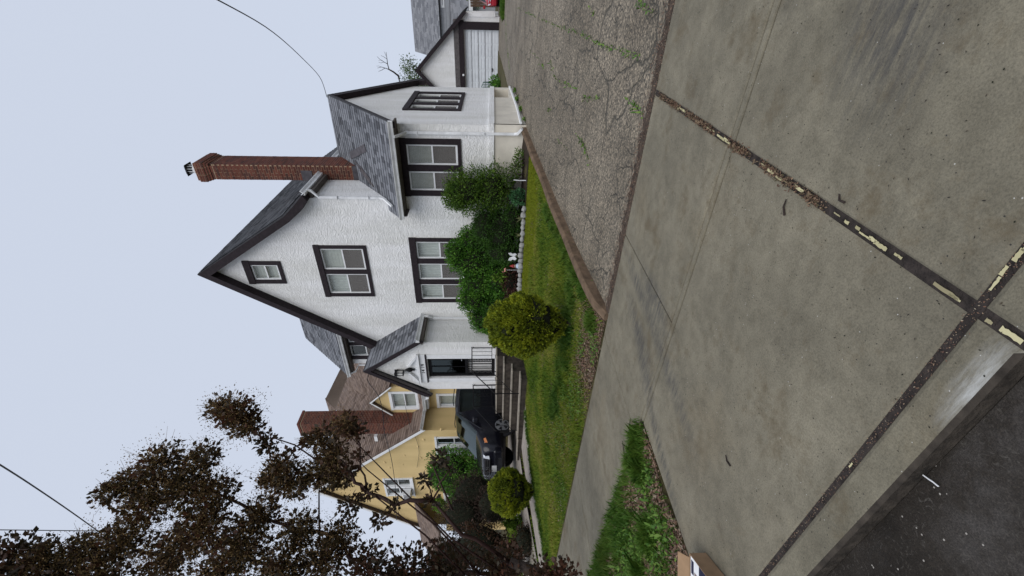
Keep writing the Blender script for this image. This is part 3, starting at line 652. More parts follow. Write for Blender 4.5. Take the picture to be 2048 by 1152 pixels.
# right flank of the main block, above and behind the wing
wall('flank_wall', MAT['stucco'], house, Vector((-5.03, 0, 0)), YU, NR, [(FY, gb), (19, gb), (19, 6.6), (FY, 6.6)])
wall('rear_wall', MAT['stucco'], house, Vector((0, 19, 0)), XU, -NF, [(-10.6, gb), (-5.03, gb), (-5.03, 6.6), AP, (-10.6, 5.1)])
wall('left_wall', MAT['stucco'], house, Vector((-10.6, 0, 0)), YU, -NR, [(FY, gb), (19, gb), (19, 5.1), (FY, 5.1)])
# main roof: steep, flared over the right eave
RT = (-7.38, 10.26)
for nm, pts in (('right', [RT, (-5.45, 7.27), (-4.86, 6.66)]), ('left', [RT, (-10.85, 4.9)])):
    mb = MB(); top = [Vector((x, 11.36, z)) for x, z in pts]; P = []
    for p in top:
        P += [p, p + YU * 7.9, p - Z * .10, p + YU * 7.9 - Z * .10]
    f = []
    for i in range(len(pts) - 1):
        a, b = 4 * i, 4 * (i + 1)
        f += [(a, a + 1, b + 1, b), (a + 2, b + 2, b + 3, a + 3), (a, b, b + 2, a + 2), (a + 1, a + 3, b + 3, b + 1)]
    b = 4 * (len(pts) - 1); f += [(b, b + 1, b + 3, b + 2)]
    d = mb.add(P, f).build('main_roof', MAT['roof_base'], house)
    for i in range(len(pts) - 1):
        p0 = Vector((pts[i + 1][0], 11.36, pts[i + 1][1])); p1 = Vector((pts[i][0], 11.36, pts[i][1])); vv = (p1 - p0)
        if nm == 'right':
            bm_ = roof_plane('roof_slope', house, p0 + Vector((.004, 0, .004)), YU, vv.normalized(), [(0, 0), (7.9, 0), (7.9, vv.length), (0, vv.length)], thick=.004, seed=3 + i)
    # dark barge boards along the rake
    mb = MB(); w = .235
    lo = [(x, z - .03) for x, z in pts]
    if nm == 'right': inner = [(-7.40, 9.86), (-5.62, 7.12), (-5.30, 6.74), (-5.00, 6.50)]; outer = [(RT[0], RT[1] - .02), (-5.47, 7.24), (-5.15, 6.90), (-4.84, 6.60)]
    else: inner = [(-7.40, 9.86), (-10.6, 4.93)]; outer = [(RT[0], RT[1] - .02), (-10.85, 4.86)]
    for i in range(len(inner) - 1):
        q = [outer[i], outer[i + 1], inner[i + 1], inner[i]]
        mb.prism([Vector((x, 11.33, z)) for x, z in q], (0, .28, 0))
    mb.build('barge_board', MAT['trim'], house)
# right eave: soffit, gutter broken by the chimney, downspout to the wing roof
MB().box(-5.03, -4.86, 11.62, 19, 6.44, 6.62).build('eave_soffit', MAT['soffit'], house)
gutter(house, Vector((-4.87, 11.40, 6.66)), Vector((-4.87, 12.95, 6.66)), NR); gutter(house, Vector((-4.87, 13.80, 6.66)), Vector((-4.87, 19, 6.66)), NR)
downspout(house, [(-4.80, 11.62, 6.56), (-4.82, 11.61, 6.44), (-4.99, 11.57, 6.25), (-4.99, 11.57, 4.62), (-5.0, 11.52, 4.48), (-5.08, 11.22, 4.22)])
for z in (5.75, 4.9): MB().box(-5.04, -4.94, 11.515, 11.60, z, z + .02).build('downspout_strap', MAT['gutter'], house)
# chimney
CX0, CX1, CY0, CY1, CZ1 = -5.05, -4.60, 12.98, 13.76, 10.22
ch = chimney(house, CX0, CX1, CY0, CY1, 4.6, CZ1)
MB().box(CX0 + .02, CX1 - .02, CY0 + .03, CY1 - .03, CZ1, CZ1 + .03).build('crown', MAT['mortar'], ch)
fx, fy = -4.83, 13.22
MB().tube([(fx, fy, CZ1 + .02), (fx, fy, CZ1 + .16)], .13, 10).build('flue', MAT['gutter'], ch)
mb = MB()
for k in range(10):
    a = 2 * math.pi * k / 10; x, y = fx + .12 * math.cos(a), fy + .12 * math.sin(a); mb.box(x - .008, x + .008, y - .008, y + .008, CZ1 + .15, CZ1 + .33)
mb.build('cap_cage', MAT['gutter'], ch)
MB().add([(fx + s * .17, fy + t * .17, CZ1 + .32) for s, t in ((-1, -1), (1, -1), (1, 1), (-1, 1))] + [(fx + s * .10, fy + t * .10, CZ1 + .39) for s, t in ((-1, -1), (1, -1), (1, 1), (-1, 1))],
         [(3, 2, 1, 0), (4, 5, 6, 7)] + [(i, (i + 1) % 4, 4 + (i + 1) % 4, 4 + i) for i in range(4)]).build('cap_lid', MAT['iron'], ch)
MB().tube([(-4.83, 13.5, CZ1), (-4.83, 13.5, CZ1 + .22), (-4.83, 13.62, CZ1 + .22), (-4.83, 13.62, CZ1)], .012, 5).build('flue_bracket', MAT['gutter'], ch)
MB().box(CX0 - .02, CX1 - .15, CY0 - .022, CY0 - .008, 6.86, 7.18).build('chimney_flashing', MAT['membrane'], ch)
MB().box(CX0 - .0, CX1 + .012, CY0 - .020, CY0 - .008, 5.42, 5.66).build('chimney_flashing', MAT['membrane'], ch)

# ---- right wing (cross gable)
WX = -3.0; WY1 = 16.35; RY, RZ, EY, EZ = 13.98, 6.31, 11.13, 4.03
wwin = (-4.92, 2.32, -3.36, 3.93)
wall('wing_front_wall', MAT['stucco'], house, OF, XU, NF, [(-5.03, gb), (WX, gb), (WX, 4.12), (-5.03, 4.12)], [inset(*wwin)])
window(house, OF, XU, NF, *wwin, n=2, side=.15, top=.19, bot=.09, mul=.17, back='blind_brown')
swin = (12.98, 2.38, 15.38, 4.0)
wall('wing_side_wall', MAT['stucco'], house, Vector((WX, 0, 0)), YU, NR, [(FY, 1.5), (WY1, 1.5), (WY1, 4.2), (RY, 6.21), (FY, 4.2)], [inset(*swin)])
window(house, Vector((WX, 0, 0)), YU, NR, *swin, n=3, side=.17, top=.16, bot=.10, mul=.22, trim='trim', back='dark', proud=.035)
wall('wing_back_wall', MAT['stucco'], house, Vector((0, WY1, 0)), XU, -NF, [(-5.03, gb), (WX, gb), (WX, 4.2), (-5.03, 4.2)])
wall('foundation_wall', MAT['found'], house, Vector((WX + .02, 0, 0)), YU, NR, [(FY - .02, gb), (WY1, gb), (WY1, 1.5), (FY - .02, 1.5)], [(14.78, .98, 16.0, 1.44)], reveal=.25)
MB().box(WX - .24, WX - .23, 14.7, 16.1, .9, 1.5).build('hatch_board', MAT['found'], house)
MB().box(-5.0, WX + .02, FY - .022, FY + .05, gb, 1.46).build('foundation_front', MAT['found'], house)
# stucco band course
m = MB(); m.box(-5.6, WX + .05, FY - .05, FY + .03, 1.46, 1.60); m.build('band_course', MAT['stucco'], house)
m = MB(); m.box(WX - .03, WX + .05, FY + .032, WY1 + .02, 1.45, 1.595); m.build('band_course', MAT['stucco'], house)
MB().tube([(WX + .06, FY, .78), (WX + .06, 13.2, .80), (WX + .06, 14.9, .86), (WX + .06, 16.3, .92)], .035, 5).build('base_fillet', MAT['white'], house)
sl = Vector((0, RY - EY, RZ - EZ)); SLn = sl.length; sv = sl.normalized()
vb = (FY - .05 - EY) / sv.y
roof_plane('wing_roof', house, Vector((0, EY, EZ)), XU, sv, [(-5.36, 0), (-2.83, 0), (-2.83, SLn), (-5.06, SLn), (-5.06, vb), (-5.36, vb)], individual=True, seed=5, wmin=.12, wmax=.24, cap=215)
sb_ = Vector((0, RY - (WY1 + .45), RZ - 4.12)); roof_plane('wing_roof_back', house, Vector((0, WY1 + .45, 4.12)), XU, sb_.normalized(), [(-5.06, 0), (-2.83, 0), (-2.83, sb_.length), (-5.06, sb_.length)], seed=6)
# rake boards of the wing gable
for (a, b) in (((EY, EZ), (RY, RZ)), ((WY1 + .45, 4.12), (RY, RZ))):
    d0 = Vector((0, a[0], a[1])); d1 = Vector((0, b[0], b[1]))
    front = a[0] < RY
    th = .10 if front else .22
    MB().prism([Vector((-2.99, d0.y, d0.z - .075)), Vector((-2.99, d1.y, d1.z - .075)), Vector((-2.99, d1.y, d1.z - .075 - th)), Vector((-2.99, d0.y, d0.z - .075 - th))], (.155, 0, 0)).build('barge_board', MAT['trim'], house)
    MB().box(-2.86, -2.80, 0, .001, 0, .001) if False else None
MB().box(-2.98, -2.84, WY1 + .2, WY1 + .47, 3.82, 4.02).build('rake_return', MAT['trim'], house)
MB().box(-5.30, -2.86, EY + .07, FY, EZ - .13, EZ - .09).build('wing_soffit', MAT['soffit'], house)
gutter(house, Vector((-5.40, EY + .02, EZ - .005)), Vector((-2.82, EY + .02, EZ - .005)), NF)
MB().prism([Vector((-5.35, EY + .03, EZ - .09)), Vector((-5.35, FY, EZ + .32)), Vector((-5.35, FY, EZ - .2)), Vector((-5.35, EY + .03, EZ - .2))], (.03, 0, 0)).build('eave_return', MAT['trim_grey'], house)
downspout(house, [(-3.18, EY - .04, EZ - .12), (-3.18, EY + .05, EZ - .22), (-3.20, FY - .06, EZ - .35), (-3.20, FY - .06, .95), (-3.18, FY - .10, .86), (-3.02, FY - .24, .76)], .042)
for z in (3.4, 1.7): MB().box(-3.26, -3.14, FY - .11, FY - .10, z, z + .03).build('downspout_strap', MAT['gutter'], house)
# membrane patches and a vent pipe left on the wing roof
nW = XU.cross(sv).normalized()
def onroof(u, v, h=.03): return Vector((u, EY, EZ)) + sv * v + nW * h
for (q0, q1, w) in (((703, 311), (733, 295), .20), ((722, 336), (743, 363), .20), ((712, 322), (724, 338), .10)):
    a0, a1 = [onslope(q[0], q[1], EY, EZ, (RZ - EZ) / (RY - EY)) + nW * .03 for q in (q0, q1)]; a = (a1 - a0).normalized(); b = nW.cross(a)
    MB().obox(a0, a, b, nW, 0, (a1 - a0).length, -w / 2, w / 2, 0, .012).build('roof_patch', MAT['membrane'], house)
MB().tube([onroof(-4.9, 1.35), onroof(-4.55, 1.95, .05)], .022, 6).build('stray_pipe', MAT['trim_grey'], house)

# ---- left wing behind the porch (its front slope and one window show)
LY = 12.8; le0, le1 = onY(673, 673, LY), onY(698, 752, LY); EZL = 7.28
wall('left_wing_wall', MAT['stucco'], house, Vector((0, LY + .3, 0)), XU, NF, [(-12.76, 3), (-10.0, 3), (-10.0, 7.25), (-12.76, 7.25)], [(-12.42, 5.85, -11.0, 7.12)])
window(house, Vector((0, LY + .3, 0)), XU, NF, -12.5, 5.75, -10.9, 7.22, n=2, side=.17, top=.16, bot=.10, mul=.14, back='dark')
wall('left_wing_side', MAT['stucco'], house, Vector((-12.76, 0, 0)), YU, -NR, [(LY + .3, 3), (17, 3), (17, 7.25), (15.1, 9.4), (LY + .3, 7.25)])
MB().box(-12.76, -10.6, LY + .35, 17, gb, 3.0).build('left_wing_base', MAT['stucco'], house)
vl = Vector((0, 2.3, 2.45)); roof_plane('left_wing_roof', house, Vector((0, LY, EZL)), XU, vl.normalized(), [(-13.1, 0), (-8.6, 0), (-8.6, vl.length), (-13.1, vl.length)], seed=8)
vl2 = Vector((0, -2.3, 2.45)); roof_plane('left_wing_roof', house, Vector((0, LY + 4.6, EZL)), XU, vl2.normalized(), [(-13.1, 0), (-8.6, 0), (-8.6, vl.length), (-13.1, vl.length)], seed=9)
MB().box(-13.08, -9.6, LY + .06, LY + .30, EZL - .20, EZL - .08).build('left_wing_soffit', MAT['soffit'], house)
gutter(house, Vector((-13.14, LY + .02, EZL - .005)), Vector((-9.6, LY + .02, EZL - .005)), NF)
MB().tube([(-13.02, LY - .02, EZL - .1), (-13.0, LY + .1, EZL - .3), (-12.8, LY + .26, EZL - .42), (-12.8, LY + .26, 4)], .035, 4).build('downspout', MAT['gutter'], house)

# ---- entrance porch
PY = 10.5; OP = Vector((0, PY, 0)); px0, px1 = -11.45, -9.34
pa = (-10.42, 5.42)
door = (-10.90, 1.42, -10.02, 3.60)
po = [(px0, .35), (px1, .35), (px1, 3.72), (pa[0], pa[1]), (px0, 3.66)]
wall('porch_front_wall', MAT['stucco'], house, OP, XU, NF, po, [door], reveal=.28)
wall('porch_side_wall', MAT['stucco'], house, Vector((px1, 0, 0)), YU, NR, [(PY, .35), (FY, .35), (FY, 3.72), (PY, 3.72)])
wall('porch_side_wall', MAT['stucco'], house, Vector((px0, 0, 0)), YU, -NR, [(PY, .35), (FY + 1.4, .35), (FY + 1.4, 3.66), (PY, 3.66)])
PT = (pa[0], 5.66); PRe = (-9.16, 3.84); PLe = (-11.62, 3.76); pf = 10.33
for nm, e in (('r', PRe), ('l', PLe)):
    o = Vector((e[0], pf, e[1])); vv = Vector((PT[0] - e[0], 0, PT[1] - e[1])); dep = 11.62 - pf if nm == 'r' else 2.8
    poly = [(0, 0), (dep, 0), (dep, vv.length), (0, vv.length)]
    roof_plane('porch_roof', house, o, YU, vv.normalized(), poly, individual=(nm == 'r'), thick=.06, seed=12, wmin=.15, wmax=.30, cap=85)
    n_ = 1 if nm == 'r' else -1
    q = [Vector((PT[0], pf - .02, PT[1] - .015)), Vector((e[0] + n_ * .01, pf - .02, e[1] - .015)), Vector((e[0] - n_ * .02, pf - .02, e[1] - .20)), Vector((PT[0], pf - .02, PT[1] - .24))]
    MB().prism(q, (0, .05, 0)).build('barge_board', MAT['trim'], house)
    q2 = [v + Vector((0, .052, -.03)) for v in q]
    MB().prism(q2, (0, .10, 0)).build('barge_soffit', MAT['trim_grey'], house)
gutter(house, Vector((PRe[0] + .0, pf - .05, PRe[1] + .02)), Vector((PRe[0] + .0, FY, PRe[1] + .02)), NR)
gutter(house, Vector((PLe[0] + .0, pf - .05, PLe[1] + .02)), Vector((PLe[0] + .0, FY + 1.2, PLe[1] + .02)), -NR)
MB().box(px1, PRe[0] + .02, PY - .1, FY, 3.66, 3.73).build('porch_soffit', MAT['soffit'], house)
downspout(house, [(-9.09, FY - .1, 3.74), (-9.09, FY - .1, 3.62), (-9.20, FY - .06, 3.45), (-9.20, FY - .06, .75)], .036, 'white')
# door, pilasters, broken pediment with urn, lintel
dr = MB().box(door[0] + .01, door[2] - .01, PY + .16, PY + .20, door[1], door[3] - .005).build('door', basic('front_door', (.72, .71, .69), .6, .06, 8), house)
mb = MB()
for a, b, c, d in ((door[0] + .01, door[1], door[0] + .09, door[3] - .01), (door[2] - .09, door[1], door[2] - .01, door[3] - .01), (door[0] + .09, door[3] - .11, door[2] - .09, door[3] - .01), (door[0] + .09, door[1], door[2] - .09, door[1] + .10), (door[0] + .09, 2.30, door[2] - .09, 2.40)):
    mb.box(a, c, PY + .06, PY + .11, b, d)
mb.build('storm_door_frame', MAT['iron'], dr)
MB().box(door[0] + .09, door[2] - .09, PY + .085, PY + .095, 2.40, door[3] - .11).build('storm_door_glass', MAT['carglass'], dr)
MB().box(door[0] + .09, door[2] - .09, PY + .100, PY + .108, 2.36, door[3] - .06).build('mesh_panel', MAT['iron'], dr)
for k in range(7):
    x = door[0] + .13 + k * .103
    MB().box(x - .008, x + .008, PY + .06, PY + .076, door[1] + .1, (2.3 if k % 3 else door[3] - .11)).build('security_bar', MAT['iron'], dr)
def scroll(cx, cz, y, r, flip=1):
    pts = [];
    for i in range(14):
        a = i / 13 * 2.4 * math.pi; rr = r * (1 - i / 18); pts.append((cx + flip * rr * math.cos(a), y, cz + rr * math.sin(a)))
    return pts
for cx in (door[0] + .18, door[2] - .18):
    for k in range(9):
        MB().tube(scroll(cx, 1.58 + k * .085, PY + .055, .045, 1 if k % 2 else -1), .009, 4).build('scroll', MAT['iron'], dr)
MB().tube([(door[2] - .06, PY + .05, 2.50), (door[2] - .06, PY - .0, 2.50), (door[2] - .12, PY - .0, 2.50)], .012, 5).build('handle', MAT['chrome'], dr)
for a, b in ((door[0] - .16, door[0] - .005), (door[2] + .005, door[2] + .16)):
    MB().box(a, b, PY - .035, PY + .05, 1.42, 3.62).build('pilaster', MAT['white'], house)
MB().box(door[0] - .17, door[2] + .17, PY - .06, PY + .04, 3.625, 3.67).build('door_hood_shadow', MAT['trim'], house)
MB().box(door[0] - .17, door[2] + .17, PY - .03, PY + .04, 3.672, 3.86).build('lintel', MAT['white'], house)
MB().box(door[0] - .20, door[2] + .20, PY - .09, PY + .04, 3.862, 3.93).build('cornice', MAT['white'], house)
pcx = (door[0] + door[2]) / 2
MB().prism([Vector((door[0] - .1, PY - .012, 3.932)), Vector((door[2] + .1, PY - .012, 3.932)), Vector((pcx + .12, PY - .012, 4.2)), Vector((pcx - .12, PY - .012, 4.2))], (0, .03, 0)).build('tympanum', MAT['white'], house)
for s in (-1, 1):
    q = [(pcx + s * .63, 3.93), (pcx + s * .14, 4.27), (pcx + s * .14, 4.19), (pcx + s * .50, 3.935)]
    MB().prism([Vector((x, PY - .10, z)) for x, z in q], (0, .085, 0)).build('raking_cornice', MAT['white'], house)
mb = MB(); prof = [(.03, 4.03), (.055, 4.05), (.02, 4.08), (.06, 4.13), (.075, 4.19), (.06, 4.26), (.035, 4.31), (.012, 4.345)]
k0 = 8
for r_, z in prof:
    for j in range(k0): mb.v.append((pcx + r_ * math.cos(2 * math.pi * j / k0), PY - .07 + r_ * math.sin(2 * math.pi * j / k0), z))
for i in range(len(prof) - 1):
    for j in range(k0): mb.f.append((i * k0 + j, i * k0 + (j + 1) % k0, (i + 1) * k0 + (j + 1) % k0, (i + 1) * k0 + j))
mb.f.append(tuple(range(k0))[::-1]); mb.f.append(tuple(range((len(prof) - 1) * k0, len(prof) * k0))); mb.build('urn_finial', MAT['iron'], house, smooth=True)
MB().box(pcx - .05, pcx + .05, PY - .05, PY - .013, 3.94, 4.03).build('urn_plinth', MAT['white'], house)
def text_mesh(s, size, ext):
    cu = bpy.data.curves.new('txt', 'FONT'); cu.body = s; cu.size = size; cu.extrude = ext; cu.align_x = 'CENTER'
    t = bpy.data.objects.new('txt', cu); C.objects.link(t); bpy.context.view_layer.update()
    me = bpy.data.meshes.new_from_object(t.evaluated_get(bpy.context.evaluated_depsgraph_get())); bpy.data.objects.remove(t); return me
def put_text(name, s, size, ext, mat, parent, loc, rot):
    me = text_mesh(s, size, ext); me.materials.clear(); me.transform(Matrix.Translation(loc) @ rot); return link(name, me, mat, parent)
for dg, ox in (('1', -.17), ('4', -.07), ('1', .08), ('9', .18)): put_text('house_digit', dg, .15, .006, MAT['iron'], house, Vector((pcx + ox, PY - .038, 3.715)), Matrix.Rotation(R(90), 4, 'X'))
lp = thing('porch_lamp', 'small black lantern fixed high in the porch gable', 'lamp', (pcx - .08, PY, 4.50))
lx, lz = pcx - .10, 4.46
MB().box(lx - .05, lx + .05, PY - .03, PY, lz + .12, lz + .24).build('bracket', MAT['iron'], lp)
MB().prism([Vector((lx - .09, PY - .2, lz + .14)), Vector((lx + .09, PY - .2, lz + .14)), Vector((lx + .05, PY - .2, lz + .22)), Vector((lx - .05, PY - .2, lz + .22))], (0, .17, 0)).build('hood', MAT['iron'], lp)
MB().box(lx - .055, lx + .055, PY - .17, PY - .06, lz - .04, lz + .14).build('glass', basic('frosted_glass', (.5, .5, .48), .3, .05), lp)
mb = MB()
for s in (-1, 1):
    for t in (PY - .178, PY - .055): mb.box(lx + s * .06 - .008, lx + s * .06 + .008, t - .008, t + .008, lz - .06, lz + .14)
mb.box(lx - .07, lx + .07, PY - .188, PY - .045, lz - .075, lz - .045); mb.build('cage', MAT['iron'], lp)

# ---- stoop, steps, iron railings
stp = thing('front_steps', 'dark concrete front steps with pale worn treads below the porch door', 'steps', (-10.45, 9.3, .55))
sx0, sx1 = -11.42, -8.95
lv = [(1.40, 9.42, 10.5), (1.19, 9.12, 9.42), (.97, 8.82, 9.12), (.75, 8.52, 8.82)]
for i, (z, y0, y1) in enumerate(lv):
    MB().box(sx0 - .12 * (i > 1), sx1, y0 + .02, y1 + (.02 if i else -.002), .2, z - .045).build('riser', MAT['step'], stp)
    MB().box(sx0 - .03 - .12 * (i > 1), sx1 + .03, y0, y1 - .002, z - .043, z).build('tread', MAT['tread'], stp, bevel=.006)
MB().box(-12.7, -11.60, 8.56, 8.78, .3, .70).build('low_kerb', MAT['step'], stp)
MB().box(-12.7, -11.60, 8.54, 8.80, .702, .73).build('low_kerb_cap', MAT['tread'], stp)
def railing(X, y_wall, y_k, y_e, label, panel):
    rl = thing('iron_railing', label, 'railing', (X, 9.4, 1.4))
    mb = MB(); zt = 2.14
    top = [(X, y_wall, zt + .01), (X, y_k, zt - .03), (X, y_e, 1.42), (X, y_e - .02, 1.38)]
    mb.tube(top, .017, 6).build('handrail', MAT['iron'], rl)
    MB().tube([(X, y_wall, 1.52), (X, y_k, 1.52), (X, y_e, .90)], .010, 5).build('lower_rail', MAT['iron'], rl)
    for (y, z0, z1) in ((y_wall, 1.40, zt + .02), (y_k, 1.40, zt - .03), (y_e, .745, 1.42)): MB().tube([(X, y, z0), (X, y, z1)], .014, 4).build('post', MAT['iron'], rl)
    MB().tube([(X, y_wall, zt + .01), (X, y_wall + .05, zt + .03), (X, y_wall + .06, zt - .02), (X, y_wall + .02, zt - .03)], .014, 5).build('volute', MAT['iron'], rl)
    n = 6
    for k in range(1, n):
        y = y_wall + (y_k - y_wall) * k / n; MB().tube([(X, y, 1.52), (X, y, zt - .01)], .007, 4).build('baluster', MAT['iron'], rl)
    for k in range(1, 5):
        t = k / 5; y = y_k + (y_e - y_k) * t; MB().tube([(X, y, 1.52 - .62 * t), (X, y, 2.11 - .69 * t)], .007, 4).build('baluster', MAT['iron'], rl)
    if panel:
        for k in range(4):
            yy = y_wall - .42 - .0 * k; pts = [(X, yy + .07 * math.cos(a), 1.62 + .12 * k + .055 * math.sin(a)) for a in [i / 9 * 2 * math.pi for i in range(10)]]
            MB().tube(pts, .008, 4).build('scroll', MAT['iron'], rl)
railing(-9.55, 10.46, 9.42, 8.56, 'black iron handrail on the bush side of the front steps', False)
railing(-11.25, 10.46, 9.56, 8.62, 'black iron handrail on the car side of the front steps', True)

# ================================================================== NEIGHBOUR: YELLOW HOUSE
YY = 12.2; OYF = Vector((0, YY, 0))
yh = thing('yellow_house', 'yellow stucco house with brown shingle roof and brick chimney beyond the black car', 'house', (-19, 15, .8))
yb = .5; yap = (-20.0, 9.75)
yw = {'tall': (-17.62, 2.35, -16.28, 4.02), 'mid': (-20.75, 5.30, -19.30, 6.66), 'low': (-21.5, 2.3, -20.2, 3.9)}
wall('front_wall', MAT['yellow'], yh, OYF, XU, NF, [(-23.6, yb), (-15.85, yb), (-15.85, 4.60), (-20.0, 9.70), (-23.6, 5.2)], [inset(*yw[k]) for k in yw])
for k, a in yw.items():
    window(yh, OYF, XU, NF, *a, n=2 if k != 'mid' else 2, side=.08, top=.09, bot=.08, mul=.14, trim='white', back='dark', screen=False, proud=.05, sill=True)
wall('side_wall', MAT['yellow'], yh, Vector((-15.85, 0, 0)), YU, NR, [(YY, yb), (13.5, yb), (13.5, 4.6), (YY, 4.6)])
RYW = 13.45; ORY = Vector((0, RYW, 0))
rwin = (-15.82, 2.2, -14.95, 3.98); dwin = (-16.15, 4.62, -15.0, 6.2)
wall('recessed_wall', MAT['yellow'], yh, ORY, XU, NF, [(-15.85, yb), (-12.9, yb), (-12.9, 4.6), (-15.85, 4.6)], [inset(*rwin)])
window(yh, ORY, XU, NF, *rwin, n=1, side=.10, top=.12, bot=.08, trim='white', back='blind', screen=False, proud=.05)
window(yh, ORY, XU, NF, -14.55, 2.2, -13.75, 3.98, n=1, side=.10, top=.12, bot=.08, trim='white', back='blind', screen=False, proud=.05)
# front gable roof (right and left slopes) with white rake boards
o = Vector((-15.62, YY - .18, 4.55)); vv = Vector((-20.0 + 15.62, 0, 9.98 - 4.55))
roof_plane('gable_roof', yh, o, YU, vv.normalized(), [(0, 0), (3.0, 0), (8.5, vv.length), (0, vv.length)], mats=('brown_base', 'brown_shingle'), seed=21, expo=.15)
o = Vector((-23.85, YY - .18, 5.0)); v2 = Vector((3.85, 0, 4.98))
roof_plane('gable_roof', yh, o, YU, v2.normalized(), [(0, 0), (7, 0), (7, v2.length), (0, v2.length)], mats=('brown_base', 'brown_shingle'), seed=22, expo=.15)
for a, b in (((-15.60, 4.50), (-20.0, 9.95)), ((-23.87, 4.95), (-20.0, 9.95))):
    MB().prism([Vector((a[0], YY - .21, a[1])), Vector((b[0], YY - .21, b[1])), Vector((b[0], YY - .21, b[1] - .22)), Vector((a[0], YY - .21, a[1] - .17))], (0, .03, 0)).build('rake_board', MAT['white'], yh)
gutter(yh, Vector((-15.64, YY - .2, 4.55)), Vector((-15.64, 13.35, 4.55)), NR)
# main block roof: front slope with a hip rising to the left, and a dormer
ye = Vector((0, 13.1, 4.52))
sy = 1.05
h0 = onslope(699, 749, 13.1, 4.52, sy); h1 = onslope(668, 828, 13.1, 4.52, sy)
vv = Vector((0, 1, sy)).normalized()
def uv(p): return (p.x, (p - Vector((0, 13.1, 4.52))).dot(vv))
a, b = uv(h0), uv(h1); k = (b[0] - a[0]) / (b[1] - a[1])
poly = [(-24, 0), (a[0] - k * a[1], 0), a, b, (b[0] + k * .8, b[1] + .8), (-24, b[1] + .8)]
if poly[1][0] < -13: poly[1] = (-12.7, 0)
roof_plane('main_roof', yh, Vector((0, 13.1, 4.52)), XU, vv, poly, mats=('brown_base', 'brown_shingle'), seed=23, expo=.15)
gutter(yh, Vector((-15.6, 13.1, 4.52)), Vector((-12.7, 13.1, 4.52)), NF)
MB().box(-15.6, -12.7, 13.14, 13.45, 4.30, 4.42).build('soffit', MAT['white'], yh)
dy = 13.32; D = lambda x, y: onY(x, y, dy)
dl, drr = -16.05, -14.35
wall('dormer_front', MAT['yellow'], yh, Vector((0, dy, 0)), XU, NF, [(dl, 4.55), (drr, 4.55), (drr, 5.95), ((dl + drr) / 2, 6.75), (dl, 5.95)], [(-15.75, 4.78, -14.70, 5.95)])
window(yh, Vector((0, dy, 0)), XU, NF, -15.8, 4.72, -14.65, 6.0, n=1, side=.12, top=.12, bot=.10, trim='white', back='blind', screen=False, proud=.03)
for s, e in ((1, drr + .12), (-1, dl - .12)):
    o = Vector((e, dy - .15, 5.86)); m_ = Vector(((dl + drr) / 2 - e, 0, 6.86 - 5.86))
    roof_plane('dormer_roof', yh, o, YU, m_.normalized(), [(0, 0), (1.6, 0), (2.4, m_.length), (0, m_.length)], mats=('brown_base', 'brown_shingle'), thick=.05, seed=25)
    MB().prism([Vector((e, dy - .17, 5.84)), Vector(((dl + drr) / 2, dy - .17, 6.84)), Vector(((dl + drr) / 2, dy - .17, 6.76)), Vector((e, dy - .17, 5.77))], (0, .03, 0)).build('dormer_rake', MAT['gutter'], yh)
wall('dormer_cheek', MAT['yellow'], yh, Vector((dl, 0, 0)), YU, -NR, [(dy, 4.55), (dy + 1.8, 5.9), (dy, 5.9)]); wall('dormer_cheek', MAT['yellow'], yh, Vector((drr, 0, 0)), YU, NR, [(dy, 4.55), (dy + 1.8, 5.9), (dy, 5.9)])
ya, yb_ = onY(700, 868, 12.75), onY(700, 847, 12.75)
cz = onY(606, 868, 12.75).z
ych = chimney(yh, ya.x, yb_.x, 12.75, 13.45, 4.6, cz, corbel=False)
MB().box(ya.x - .03, yb_.x + .03, 12.72, 13.48, cz, cz + .10).build('chimney_crown', MAT['brick'], ych)
MB().box(ya.x - .35, ya.x - .02, 12.60, 12.74, onY(752, 880, 12.7).z - .12, onY(752, 880, 12.7).z + .02).build('chimney_cricket', MAT['white'], yh)
# front porch of the yellow house
py0 = 10.4
mb = MB(); A0 = onY(850, 1054, 10.6); 
roof_plane('porch_roof', yh, Vector((0, 10.3, 3.9)), XU, Vector((0, 1.9, 1.5)).normalized(), [(-25.2, 0), (-20.6, 0), (-21.3, 2.4), (-25.2, 2.4)], mats=('brown_base', 'brown_shingle'), seed=27)
MB().box(-25.2, -20.6, 10.33, 10.40, 3.62, 3.86).build('porch_fascia', MAT['white'], yh)
for x in (-20.8, -23): MB().box(x - .1, x + .1, 10.5, 10.7, .6, 3.62).build('porch_post', MAT['yellow'], yh)
# thrown-on stucco dabs
random.seed(5)
dab = MB(); dab.add([(.11 * math.cos(a) * s, -.03 * (1 - s) - .002, .055 * math.sin(a) * s) for s in (1, .55) for a in [j * math.pi / 4 for j in range(8)]] + [(0.01, -.045, 0)], [(j, (j + 1) % 8, 8 + (j + 1) % 8, 8 + j) for j in range(8)] + [(8 + j, 8 + (j + 1) % 8, 16) for j in range(8)])
dme = bpy.data.meshes.new('stucco_dab'); dme.from_pydata(dab.v, [], dab.f); dme.materials.append(MAT['yellow']); dme.shade_smooth()
def clear_of(x, z): return all(not (a - .2 < x < c + .2 and b - .2 < z < d + .2) for a, b, c, d in yw.values())
for i in range(8):
    for j in range(9):
        x = -16.2 - i * .85 + random.uniform(-.28, .28) + (j % 2) * .4; z = 1.4 + j * .8 + random.uniform(-.2, .2)
        top = min(4.3 + (-15.85 - x) * 1.22, 9.3 - (-20 - x) * 1.3 if x < -20 else 99)
        if clear_of(x, z) and z < top - .25 and x > -23.3:
            ob = link('stucco_dab', dme, None, yh); ob.location = (x, YY, z); ob.rotation_euler = (0, random.uniform(-.6, .2), 0); ob.scale = [random.uniform(.7, 1.15)] * 3
for x, z in ((-14.5, 4.2), (-14.9, 1.9), (-13.6, 2.0)):
    ob = link('stucco_dab', dme, None, yh); ob.location = (x, RYW, z)
